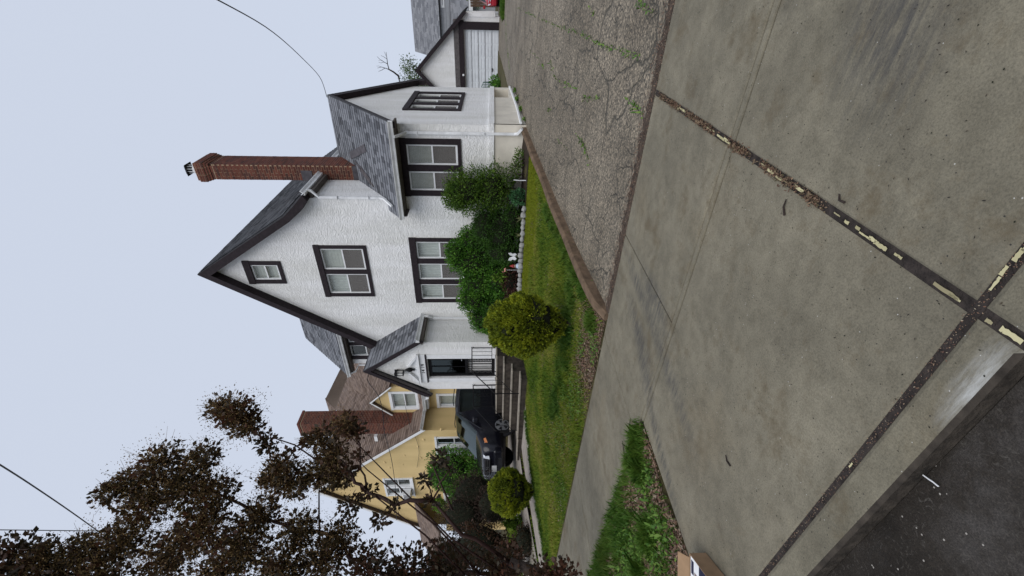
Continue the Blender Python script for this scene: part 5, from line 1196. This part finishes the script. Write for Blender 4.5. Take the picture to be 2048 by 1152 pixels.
tag(MB().tube([(b.x, b.y, gz_ - .03), (b.x, b.y, gz_ + .16), (b.x + .01, b.y, gz_ + .32)], .012, 6).build('white_stake', MAT['white']), 'thin white stake in the grass below the boxwood', 'stake')

# --- neighbour's planting
shrub('clipped_hedge', 'big clipped green hedge in front of the yellow house', [(at(905, 940, 11.0), (1.15, .6, 1.0)), (at(925, 975, 10.8), (1.1, .55, .9)), (at(960, 940, 11.0), (1.3, .6, .7)), (at(880, 950, 11.2), (.75, .5, .55))], 'mid_green', 15000, .085, 41)
shrub('brown_shrub', 'dull brown twiggy shrub in front of the hedge', [(at(950, 985, 8.2), (.75, .6, .8)), (at(985, 1010, 7.6), (.75, .6, .55)), (at(930, 1030, 7.6), (.7, .6, .8))], 'twig_brown', 12000, .06, 42, aspect=3.5, core=.75)
shrub('lime_shrub', 'bright lime green plant behind the small globe shrub', [(at(1018, 1038, 7.4), (.22, .22, .26)), (at(1035, 1046, 7.2), (.2, .2, .2)), (at(880, 1010, 8.6), (.24, .2, .22))], 'light_green', 1500, .08, 43, core=.4)
shrub('purple_shrub', 'dark purple shrub beyond the garden path', [(at(960, 1090, 6.4), (.75, .6, .75)), (at(1010, 1120, 6.0), (.7, .55, .55)), (at(900, 1120, 6.4), (.7, .6, .65)), (at(1050, 1080, 6.2), (.45, .4, .30))], 'purple', 9000, .07, 44, core=.8)

# --- smoke tree in the planting strip, its stem just outside the picture
smt = thing('smoke_tree', 'purple leaved smoke tree with fuzzy brown plumes arching over the lawn strip', 'tree', (-5.9, 2.15, G(-5.9, 2.15)))
root = Vector((-5.9, 2.15, G(-5.9, 2.15)))
CL = [(1000, 1150, 60, 5.4, 0), (900, 1150, 70, 5.4, 0), (820, 1150, 60, 5.3, 0), (1130, 1150, 34, 4.9, 0), (1085, 1158, 40, 5.0, 0),
      (740, 1140, 55, 5.2, .2), (650, 1122, 44, 5.2, .4), (565, 1140, 52, 5.1, .6), (480, 1100, 56, 5.1, .8), (600, 1062, 40, 5.3, .6), (520, 1030, 38, 5.3, .8), (680, 1075, 40, 5.3, .4),
      (405, 1055, 55, 5.1, .8), (335, 1115, 52, 5.0, .7), (245, 1085, 48, 5.0, .8), (165, 1108, 42, 4.9, .7), (90, 1125, 48, 4.8, .5), (30, 1110, 45, 4.8, .3), (20, 1150, 60, 4.7, .3), (200, 1155, 46, 4.8, .5), (430, 1160, 46, 5.0, .5), (120, 1160, 40, 4.8, .3),
      (295, 1005, 50, 5.1, 1), (372, 975, 48, 5.2, 1), (320, 930, 45, 5.2, 1), (405, 915, 32, 5.2, .9), (255, 965, 30, 5.1, 1), (215, 985, 24, 5.0, .6), (430, 985, 40, 5.2, .7),
      (470, 825, 40, 5.3, .9), (495, 850, 30, 5.3, .7), (440, 815, 26, 5.3, 1), (535, 885, 22, 5.3, .2), (565, 935, 34, 5.3, .6), (590, 970, 30, 5.3, .6), (545, 960, 30, 5.3, .5),
      (640, 875, 26, 5.4, .5), (690, 850, 28, 5.4, .6), (665, 910, 34, 5.4, .8), (640, 945, 34, 5.4, .9), (680, 955, 24, 5.4, .6), (715, 865, 18, 5.4, .1), (615, 880, 14, 5.4, .4),
      (720, 910, 14, 5.3, 0), (700, 940, 14, 5.3, 0), (735, 985, 18, 5.3, .1), (700, 1010, 22, 5.3, .3), (760, 1040, 18, 5.2, 0), (850, 960, 14, 5.2, 0), (880, 915, 17, 5.1, 0), (865, 1000, 14, 5.2, 0), (790, 1010, 11, 5.2, 0), (900, 940, 12, 5.1, 0)]
pts = [onD(x, y, d) for x, y, r_, d, f in CL]
hub = [root + Vector((.05, .1, .5)), root + Vector((.15, .35, 1.2))]
nodes = [root, hub[0], hub[1]]; par = [-1, 0, 1]
order = sorted(range(len(CL)), key=lambda i: (pts[i] - hub[1]).length)
idx = {}
for i in order:
    best = min(range(1, len(nodes)), key=lambda k: (nodes[k] - pts[i]).length + .45 * (nodes[k] - hub[1]).length + (.9 * max(0, nodes[k].z - pts[i].z)))
    nodes.append(pts[i]); par.append(best); idx[i] = len(nodes) - 1
wt = [1.0] * len(nodes)
for k in range(len(nodes) - 1, 0, -1):
    if par[k] >= 0: wt[par[k]] += wt[k]
tr = MB().tube([root - Z * .1, root + Vector((.02, .04, .25)), hub[0], (hub[0] + hub[1]) / 2 + Vector((.03, 0, 0)), hub[1]], [.10, .085, .075, .065, .055], 9).build('trunk', MAT['bark'], smt, smooth=True)
random.seed(2)
for k in range(3, len(nodes)):
    a, b = nodes[par[k]], nodes[k]; r0 = min(.024, .0055 * wt[k] ** .5 + .002); L = (b - a).length
    mid = (a + b) / 2 + Vector((random.uniform(-.05, .05), random.uniform(-.05, .05), .10 * L))
    MB().tube([a, (a * .7 + b * .3) * .5 + mid * .5 - Z * .02, mid, b], [r0 * 1.15, r0 * 1.05, r0, r0 * .75], 6, cap=True).build('limb', MAT['stem'], smt, smooth=True)
for lst in (((1010, 1150, 5.3), (900, 1075, 5.3), (800, 975, 5.35), (720, 893, 5.4), (690, 860, 5.4)), ((960, 1150, 5.3), (870, 1050, 5.3), (790, 985, 5.3), (735, 940, 5.3), (700, 905, 5.3)), ((930, 1150, 5.2), (850, 1070, 5.2), (760, 1000, 5.25), (690, 950, 5.3)), ((905, 1020, 5.15), (885, 975, 5.15), (868, 935, 5.1), (872, 915, 5.1)), ((690, 955, 5.35), (640, 925, 5.35), (590, 890, 5.3), (545, 875, 5.3)), ((640, 1080, 5.3), (638, 1030, 5.35), (638, 985, 5.4), (640, 950, 5.4))):
    MB().tube([onD(*q) for q in lst], [.013 * (1 - .16 * i) for i in range(len(lst))], 6).build('limb', MAT['stem'], smt, smooth=True)
def in_cloud(sel, k): return [(pts[i], (CL[i][2] * CL[i][3] / F * k,) * 3) for i in sel]
allc = list(range(len(CL)))
leaf_cloud('crown_leaves', MAT['purple'], smt, in_cloud(allc, .95), 21000, .057, 51, shell=.05, aspect=1.5, up=.1, fold=.12)
pl_ = [i for i in allc if CL[i][4] > .3]
leaf_cloud('plumes', MAT['smoke'], smt, in_cloud(pl_, .95), 46000, .021, 52, shell=.05, aspect=1.6)
leaf_cloud('plume_wisps', MAT['smoke'], smt, in_cloud([i for i in allc if CL[i][4] >= .6], 1.45), 12000, .018, 53, shell=.45, aspect=1.6)
mb = MB(); random.seed(9)
for i in pl_:                                  # hair-thin plume stalks
    for k in range(14):
        d = Vector((random.gauss(0, 1), random.gauss(0, 1), random.gauss(.3, 1))).normalized(); r_ = CL[i][2] * CL[i][3] / F
        mb.tube([pts[i] + d * r_ * .6, pts[i] + d * r_ * 1.1, pts[i] + d * r_ * random.uniform(1.3, 1.75) + Z * .02], .0016, 3, cap=False)
stuff(mb.build('plume_stalks', MAT['smoke'], smt))

# --- trees behind
def branch_tree(name, label, b, h, seed, leaf=None, n=0, size=.1, spread=.5, mat='bark', lean=(0, 0)):
    t = thing(name, label, 'tree', b); rnd = random.Random(seed); b = Vector(b); tips = []
    def grow(p, d, L, r_, lv, nm):
        q = p + d * L; m_ = p + d * L * .5 + Vector((rnd.uniform(-1, 1), rnd.uniform(-1, 1), .3)) * L * .08
        MB().tube([p, m_, q], [r_, r_ * .85, r_ * .65], 6 if lv < 2 else 4).build(nm, MAT[mat], t, smooth=True); tips.append(q)
        if lv < 4:
            for k in range(3 if lv else 4):
                dd = (d + Vector((rnd.gauss(0, spread), rnd.gauss(0, spread), rnd.gauss(.12, spread * .6)))).normalized(); grow(q, dd, L * rnd.uniform(.6, .8), r_ * .6, lv + 1, 'limb')
    grow(b - Z * .2, Vector((lean[0], lean[1], 1)).normalized(), h * .36, h * .02, 1 if leaf is None else 1, 'trunk')
    if leaf: leaf_cloud('crown', MAT[leaf], t, [(p, (h * .09,) * 3) for p in tips], n, size, seed, shell=.1)
    return t
c = onY(812, 160, 40); branch_tree('leafy_tree', 'pale green tree showing above the roofline between house and garage', (c.x, 40, G(c.x, 40)), 8.3, 3, 'far_leaf', 6000, .16)
# one bare crooked limb rising over the wing roof
bt = thing('bare_tree', 'bare crooked branching tree against the sky behind the white house', 'tree', (onY(800, 168, 37).x, 37, G(-9, 37)))
Q = lambda x, y: onY(x, y, 37)
c0 = Q(800, 168); gB = Vector((c0.x, 37, G(c0.x, 37) - .1))
MB().tube([gB, Vector((c0.x + .1, 37, 4)), c0, Q(797, 152), Q(787, 144), Q(778, 139)], [.20, .16, .09, .075, .06, .05], 7).build('trunk', MAT['bark'], bt, smooth=True)
for lst, r_ in (([(778, 139), (775, 128), (774, 118), (772, 104)], .04), ([(775, 128), (768, 124), (760, 119), (754, 113)], .025), ([(778, 139), (770, 136), (763, 134), (755, 136)], .03), ([(770, 136), (764, 140), (757, 143)], .02), ([(774, 118), (768, 114), (762, 111)], .018), ([(768, 124), (762, 126), (757, 124)], .014), ([(768, 124), (763, 120), (757, 121)], .012), ([(763, 134), (758, 132), (753, 132)], .012), ([(772, 112), (770, 107), (768, 103)], .012)):
    MB().tube([Q(*p) for p in lst], [r_ * (1 - .2 * i) for i in range(len(lst))], 5).build('limb', MAT['bark'], bt, smooth=True)
for k, (px, py, Y, h, sd) in enumerate(((850, 1100, 30, 7.5, 5), (900, 1150, 26, 6.5, 6))):
    c = onY(985, py, Y); branch_tree('leafy_tree', ['light green leafy tree in the distance beyond the yellow house', 'shorter light green tree next to the distant one beyond the yellow house'][k], (c.x, Y, G(c.x, Y)), h, sd, 'far_leaf', 6000, .2)
shrub('hedge_shrub', 'leafy bush growing over the fence behind the red car', [((.4, 34.2, 2.2), (1.6, .7, 1.0)), ((2.0, 34.2, 2.0), (1.2, .7, .9))], 'far_leaf', 2500, .14, 61)
c = onY(985, 168, 28.3); shrub('corner_shrub', 'green weeds by the garden chair at the house corner', [((c.x + .15, 27.2, G(c.x, 27) + .25), (.5, .4, .30)), ((c.x + .1, 26.2, G(c.x, 26) + .15), (.5, .5, .22))], 'mid_green', 900, .12, 62, core=.6)

# ================================================================== GRASS, LITTER, WEEDS
def scatter(n, xr, yr, keep=None, seed=0):
    g = np.random.default_rng(seed); x = g.uniform(*xr, n); y = g.uniform(*yr, n)
    if keep is not None: k = keep(x, y); x, y = x[k], y[k]
    b = -.018 * (np.clip(x, -40, 20) + .8); z = b + .088 * (np.clip(y, 4.35, 12) - 4.35) - .004
    return x, y, z, g
def blades(name, mat, x, y, z, g, h, w, lean=.5):
    n = len(x); p = np.stack([x, y, z], 1); a = g.uniform(0, 6.283, n); s = np.stack([np.cos(a), np.sin(a), 0 * a], 1) * (w * g.uniform(.6, 1.3, n))[:, None]
    hh = (np.asarray(h) * np.ones(n)) * g.uniform(.5, 1.35, n); le = g.normal(size=(n, 2)) * lean * hh[:, None]
    tip = p + np.stack([le[:, 0], le[:, 1], hh], 1); mid = p + np.stack([le[:, 0] * .3, le[:, 1] * .3, hh * .6], 1)
    V = np.stack([p - s, p + s, mid + s * .7, tip, mid - s * .7], 1).reshape(-1, 3)
    return stuff(link(name, np_mesh(name, V, n, 5), mat))
def pathx(y): return np.interp(y, [4.34, 5.2, 6.2, 7.2, 8.1, 8.6, 9.3], [-11.1, -11.05, -10.95, -10.75, -10.35, -9.9, -9.5])
def hsh(x, y, s): return np.sin(x * 1.7 * s + 1.3 * np.sin(y * s)) * np.sin(y * 2.1 * s + np.sin(x * s * 1.3))
bare = lambda x, y: (np.clip((5.4 - y + .25 * hsh(x, y, 2)) * 2.2, 0, 1) * np.clip((x + 5.6) * 1.2, 0, 1))
def kl(x, y):
    u = np.random.default_rng(1).random(len(x)); edge = -3.58 + .42 * np.clip((y - 6.2) / 5.7, 0, 1)
    return (x > pathx(y) + .02) & (x < edge) & (u > bare(x, y) * .96) & (u > .35 * (hsh(x, y, 1.9) > .35)) & ~((y > 9.2) & (x < -9.3))
x, y, z, g = scatter(150000, (-11.2, -3.15), (4.36, 10.62), kl, 71)
moss = (y > 9.2 + .3 * hsh(x, y, 1.5)) & (x > -9)
k = ~moss
stuffa = blades('lawn_grass', MAT['grass'], x[k], y[k], z[k], g, .045 + .03 * (hsh(x[k], y[k], 1.2) > .2), .0055)
x2, y2, z2, g2 = scatter(60000, (-9.3, -3.2), (8.9, 10.6), lambda x, y: (y > 9.2 + .3 * hsh(x, y, 1.5)), 72)
blades('moss_lawn', MAT['moss'], x2, y2, z2, g2, .026, .007)
# longer tufts round the globes and along the borders
def tuftset(name, mat, spots, n, h, r_, seed):
    g = np.random.default_rng(seed); s = np.array(spots); i = g.integers(0, len(s), n); rr = np.abs(g.normal(0, r_, n)); a = g.uniform(0, 6.283, n)
    x = s[i, 0] + rr * np.cos(a); y = s[i, 1] + rr * np.sin(a); z = np.array([G(p, q) for p, q in zip(x, y)]) - .004
    return blades(name, MAT[mat], x, y, z, g, h * np.clip(1.1 - rr / (r_ * 3), .3, 1), .0045, .45)
sp1 = [(-4.0 - .25 * k + random.uniform(-.1, .1), 5.75 + random.uniform(-.15, .25)) for k in range(14)] + [(-3.72, 5.3 + .35 * k) for k in range(9)] + [(-4.9, 5.6), (-5.2, 5.7), (-5.4, 5.5), (-3.85, 4.75), (-3.9, 4.8)]
tuftset('long_grass', 'grass_dark', sp1, 16000, .12, .13, 73)
sp2 = [(float(pathx(q)) + random.uniform(.0, .12), q) for q in np.linspace(4.5, 8.3, 34)]
tuftset('path_edge_grass', 'grass_dark', sp2, 9000, .10, .07, 74)
# lawn on the far side of the path
x, y, z, g = scatter(26000, (-20, -12.2), (4.36, 10.5), lambda x, y: (x < -12.35) & ~((x > -15.8) & (x < -12.4) & (y > 6.6)), 75)
blades('neighbour_grass', MAT['grass'], x, y, z, g, .06, .010)
# planting strip
def ks(x, y):
    u = np.random.default_rng(2).random(len(x)); d = hsh(x + 3, y, 2.3); inn = (x < -3.5 - .05 * np.sin(y * 9))
    band = (y > 2.15 + .2 * hsh(x, y, 1.1)) & (x < -4.3)
    return inn & ((u < .06) | band & (u < .5) & (hsh(x, y, 3.3) > -.45) | (d > .45) & (u < .3))
x, y, z, g = scatter(110000, (-11, -3.48), (1.1, 2.77), ks, 76)
blades('strip_grass', MAT['grass_dark'], x, y, z, g, .055 + .04 * (y > 2.2), .004, .45)
tuftset('strip_tufts', 'grass_dark', [(-3.75, 2.6), (-3.85, 2.45), (-3.95, 2.62), (-4.15, 1.95), (-4.05, 2.0), (-4.6, 1.85), (-4.75, 1.7), (-3.66, 2.7)], 6000, .13, .09, 77)
def leaves_on(name, mat, x, y, z, g, size, lift=.012, flat=.35, aspect=1.8):
    n = len(x); p = np.stack([x, y, z + lift * g.random(n)], 1); a = g.uniform(0, 6.283, n)
    ax = np.stack([np.cos(a), np.sin(a), g.normal(0, flat, n)], 1); sd = np.stack([-np.sin(a), np.cos(a), g.normal(0, flat, n)], 1)
    L = (size * g.uniform(.5, 1.4, n))[:, None]; W = L / aspect
    V = np.stack([p, p + ax * L * .5 + sd * W * .5, p + ax * L, p + ax * L * .5 - sd * W * .5], 1).reshape(-1, 3)
    return stuff(link(name, np_mesh(name, V, n, 4), mat))
x, y, z, g = scatter(30000, (-7, -3.46), (1.1, 2.77), lambda x, y: x < -3.49 - .04 * np.sin(y * 7), 78)
leaves_on('strip_leaf_litter', MAT['litter'], x, y, z + .006, g, .028)
x, y, z, g = scatter(26000, (-7.5, -3.58), (4.36, 5.6), lambda x, y: bare(x, y) > np.random.default_rng(3).random(len(x)) * .9, 79)
leaves_on('border_leaf_litter', MAT['litter'], x, y, z + .008, g, .026)
x, y, z, g = scatter(26000, (-11, -3.52), (1.1, 2.4), lambda x, y: (hsh(x, y, 2.9) > -.02) & (x < -3.56), 80)
leaves_on('strip_weeds', MAT['weed'], x, y, z + .012, g, .034, .05, .6, 1.6)
x, y, z, g = scatter(7000, (-8, -3.6), (4.36, 5.5), lambda x, y: hsh(x, y, 3.1) > .35, 81)
leaves_on('border_weeds', MAT['weed'], x, y, z + .012, g, .035, .06, .7, 2.6)
x, y, z, g = scatter(9000, (-9.2, -3.6), (4.4, 9.8), lambda x, y: (hsh(x, y, 1.9) > .2) | (y < 6), 82)
leaves_on('lawn_fallen_leaves', MAT['litter'], x, y, z + .03, g, .024)
# weeds in driveway cracks and along edges (polyline of picture points dropped on the drive)
crk = [[(1035, 15), (1060, 30), (1108, 50), (1140, 60), (1168, 72), (1205, 92), (1232, 100), (1275, 112)], [(1058, 100), (1070, 112), (1085, 135)], [(1098, 120), (1105, 150), (1115, 165)], [(1115, 160), (1140, 175), (1155, 180)], [(1163, 195), (1180, 198), (1198, 195)], [(1250, 195), (1275, 220), (1285, 235)], [(1095, 230), (1095, 215)], [(1150, 265), (1165, 290), (1175, 330)], [(1110, 275), (1130, 300)], [(1175, 10), (1185, 30)], [(1270, 5), (1300, 25)], [(1010, 30), (1012, 80), (1018, 140)]]
g = np.random.default_rng(83); xs, ys, zs = [], [], []
for ln in crk:
    for (a, b), (c, d) in zip(ln[:-1], ln[1:]):
        L = math.hypot(c - a, d - b)
        for q in range(int(L * 2.0)):
            t_ = g.random(); clump = abs(math.sin((a + (c - a) * t_) * .13 + b)) ** 3
            if g.random() > .25 + clump: continue
            p = onG(a + (c - a) * t_ + g.normal(0, .8), b + (d - b) * t_ + g.normal(0, .8)); xs.append(p.x + g.normal(0, .012)); ys.append(p.y + g.normal(0, .02)); zs.append(dz(p.x, p.y))
leaves_on('crack_weeds', MAT['weed'], np.array(xs), np.array(ys), np.array(zs), g, .035, .025, .7, 2.2)
g = np.random.default_rng(84); n = 3000
y = g.uniform(11.7, 16.4, n); x = WX + .10 + np.abs(g.normal(0, .03, n)); k = np.sin(y * 5) > .75; x, y = x[k], y[k]
leaves_on('wall_foot_weeds', MAT['weed'], x, y, np.array([dz(a, b) for a, b in zip(x, y)]), g, .05, .06, .8, 2.0)
# grass patch by the garage and the red car
g = np.random.default_rng(85); n = 9000; x = g.uniform(-1.6, 1.0, n); y = g.uniform(24.3, 26.6, n) ; k = (x > -1.2 + .3 * np.sin(y * 3)); x, y = x[k], y[k]
blades('garage_grass', MAT['grass_dark'], x, y, np.array([dz(a, b) for a, b in zip(x, y)]), g, .16, .012)
# small debris on the concrete: crumbs, twigs, leaf bits gathered in the joints
x, y, z, g = scatter(900, (-4, 1.2), (.9, 4.3), None, 86)
leaves_on('sidewalk_crumbs', MAT['core'], x, y, base(0) * 0 + np.array([base(a) for a in x]) + .003, g, .007, .002, .15, 1.6)
g = np.random.default_rng(87); n = 2600; y = g.choice([1.9, 2.12, 2.3, 2.62, 2.7, 3.1, 3.25, 3.45, 3.75, 3.9, 4.1], n) + g.normal(0, .06, n); x = -.80 + g.normal(0, .013, n)
leaves_on('joint_debris', island('joint_debris', [(.06, .03, .02), (.12, .07, .045), (.2, .14, .09), (.05, .045, .02)], .9), x, y, np.array([base(a) for a in x]) + .0, g, .014, .006, .6, 2.2)
tw = MB(); random.seed(12)
for (px, py, L, an) in ((1262, 852, .16, .4), (1690, 395, .05, 1), (1250, 900, .2, 1.2), (1575, 415, .08, .3), (1460, 920, .07, 1.3)):
    p = onG(px, py); p.z = base(p.x) + .008; d = Vector((math.cos(an), math.sin(an), 0)); s = Vector((-d.y, d.x, 0))
    tw.tube([p - d * L / 2, p + s * .02, p + d * L / 2 + s * .01], [.006, .005, .003], 5)
stuff(tw.build('fallen_twigs', MAT['bark']))
def onroad(x, y):
    r = ray(x, y); t = (base(-1.4) - .050 - CH) / r.z; return Vector((r.x * t, r.y * t, CH + r.z * t))
tag(MB().tube([onroad(1846, 950), onroad(1857, 958), onroad(1866, 964), onroad(1877, 973)], .0025, 6).build('paper_straw', MAT['white']), 'thin white straw lying in the gutter beside the kerb', 'straw')

# ================================================================== CARDBOARD BOX AT THE KERB
u = Vector((right.x, right.y, 0)); w = Vector((-u.y, u.x, 0))
r_ = ray(1400, 1134); t_ = (.16 - CH) / r_.z; c = Vector((r_.x * t_, r_.y * t_, 0)) - u * .22; c.z = base(c.x) + .003
bo = thing('cardboard_box', 'open cardboard box of printed packaging left by the kerb beside the grass strip', 'box', c)
for (a0, a1, b0, b1, nm) in ((-.22, -.215, -.15, .15, 'side'), (.215, .22, -.15, .15, 'side'), (-.215, .215, -.15, -.145, 'side'), (-.215, .215, .145, .15, 'side')): MB().obox(c, u, w, Z, a0, a1, b0, b1, 0, .115).build(nm, MAT['board'], bo)
MB().obox(c, u, w, Z, -.215, .215, -.145, .145, 0, .006).build('bottom', MAT['board'], bo)
fd = (w * .75 + Z * .5).normalized(); MB().obox(c + w * .152 + Z * .11, u, fd, u.cross(fd), -.215, .19, 0, .09, 0, .005).build('flap', MAT['board'], bo)
navy = basic('navy_print', (.012, .014, .04), .5, .2); yel = basic('carton_yellow', (.62, .34, .02), .45, .1)
pk1 = thing('printed_leaflet', 'white printed leaflet lying across the open cardboard box', 'leaflet', c + Z * .2)
MB().obox(c, u, w, Z, -.12, .212, .022, .140, .106, .110).build('sheet', MAT['white'], pk1)
MB().obox(c, u, w, Z, .10, .19, .095, .130, .1105, .1115).build('dark_block', navy, pk1)
MB().obox(c, u, w, Z, .02, .13, .03, .085, .1105, .1115).build('photo_block', basic('print_grey', (.28, .22, .2), .5, .6, 40), pk1)
pk2 = thing('printed_carton', 'yellow carton with white lettered band standing in the cardboard box', 'carton', c + Z * .1)
MB().obox(c, u, w, Z, -.12, .13, -.10, .018, .007, .114).build('carton', yel, pk2)
MB().obox(c, u, w, Z, -.1205, .1305, -.098, -.055, .05, .1152).build('white_band', MAT['white'], pk2)
for k in range(7): MB().obox(c, u, w, Z, -.09 + k * .028, -.072 + k * .028, -.088, -.066, .1154, .1160).build('print_mark', navy, pk2)
pk3 = thing('navy_carton', 'dark navy carton with a small gold disc at the edge of the cardboard box', 'carton', c + Z * .1)
MB().add([c + u * a + w * b + Z * z for z in (.007, .112) for a, b in ((-.12, -.143), (.212, -.143), (.212, .018), (.132, .018), (.132, -.102), (-.12, -.102))], [(5, 4, 3, 2, 1, 0), (6, 7, 8, 9, 10, 11)] + [(i, (i + 1) % 6, 6 + (i + 1) % 6, 6 + i) for i in range(6)]).build('carton', navy, pk3)
MB().tube([c + u * .06 + w * -.122 + Z * .1122, c + u * .06 + w * -.122 + Z * .1135], .016, 16).build('gold_disc', basic('gold_print', (.55, .38, .08), .4, .1), pk3)

# ================================================================== CABLES
apx = Vector((-2.9, 13.98, 6.33))
wire('service_wire', [apx, onD(640, 155, 13.5), onD(600, 112, 11.0), onD(540, 60, 8.0), onD(436, 0, 5.5), onD(330, -50, 4.2)], 'overhead service wire sagging to the ridge of the white wing', .009)
wire('overhead_wire', [onD(-60, 1059, 5.0), onD(300, 1063, 8), onD(560, 1066, 13), onD(700, 1069, 18)], 'straight overhead wire crossing in front of the smoke tree', .006)
wire('overhead_wire', [onD(-40, 905, 5.5), onD(60, 968, 7), onD(165, 1040, 9), onD(260, 1110, 12)], 'thick overhead wire dropping from the sky into the smoke tree', .011)
wire('overhead_wire', [onD(40, 1090, 6), onD(85, 1118, 7), onD(140, 1160, 8)], 'short thin overhead wire low behind the smoke tree top', .008)
wire('house_cable', [onY(745, 733, 13.0), onY(735, 760, 12.6), onY(757, 792, 12.0), onY(766, 830, 11.9), onY(768, 860, 11.9), onY(776, 890, 11.9), onY(785, 930, 11.95), onY(791, 980, 11.95), onY(793, 1040, 11.98)], 'dark cable looping across the yellow house front', .014)
wire('house_cable', [onY(808, 800, 12.9), onY(820, 850, 12.1), onY(833, 880, 12.15), onY(838, 905, 12.15), onY(834, 935, 12.15)], 'thin cable hanging from the yellow house eave', .008)

# dirt washed to the foot of the driveway
random.seed(21); V = []; e = .1
for i in range(0, 141):
    x = -3.40 + i * .045; e = max(.01, e * .75 + .25 * random.uniform(-.02, .30)) 
    V += [(x, 4.338 + random.uniform(0, .01), dz(x, 4.34) + .004), (x, 4.36 + e * .5, dz(x, 4.36 + e * .5) + .005), (x, 4.37 + e, dz(x, 4.37 + e) + .004)]
stuff(MB().add(V, [(3 * i + j, 3 * i + 3 + j, 3 * i + 4 + j, 3 * i + 1 + j) for i in range(140) for j in (0, 1)]).build('washed_dirt', basic('wet_dirt', (.055, .040, .030), .9, .5, 14, .7, 60)))
x, y, z, g = scatter(5000, (-3.4, 2.0), (4.30, 4.62), None, 90)
leaves_on('drive_foot_litter', MAT['litter'], x, y, np.array([dz(a, b) for a, b in zip(x, y)]) + .006, g, .014, .004, .3, 2)
# dark flecks, crumbs and curled bits on the concrete
x, y, z, g = scatter(2600, (-8, 1.4), (.9, 4.3), None, 91)
leaves_on('pavement_flecks', island('dark_flecks', [(.015, .013, .011), (.03, .024, .018), (.06, .045, .03)], .9), x, y, np.array([base(a) for a in x]) + .0025, g, .010, .002, .15, 3.0)

g = np.random.default_rng(92); n = 1800; x = g.uniform(-4.5, .6, n); y = 1.037 + g.normal(0, .010, n)
leaves_on('kerb_joint_debris', MAT['litter'], x, y, np.array([base(a) for a in x]) - .002, g, .006, .003, .4, 2.0)
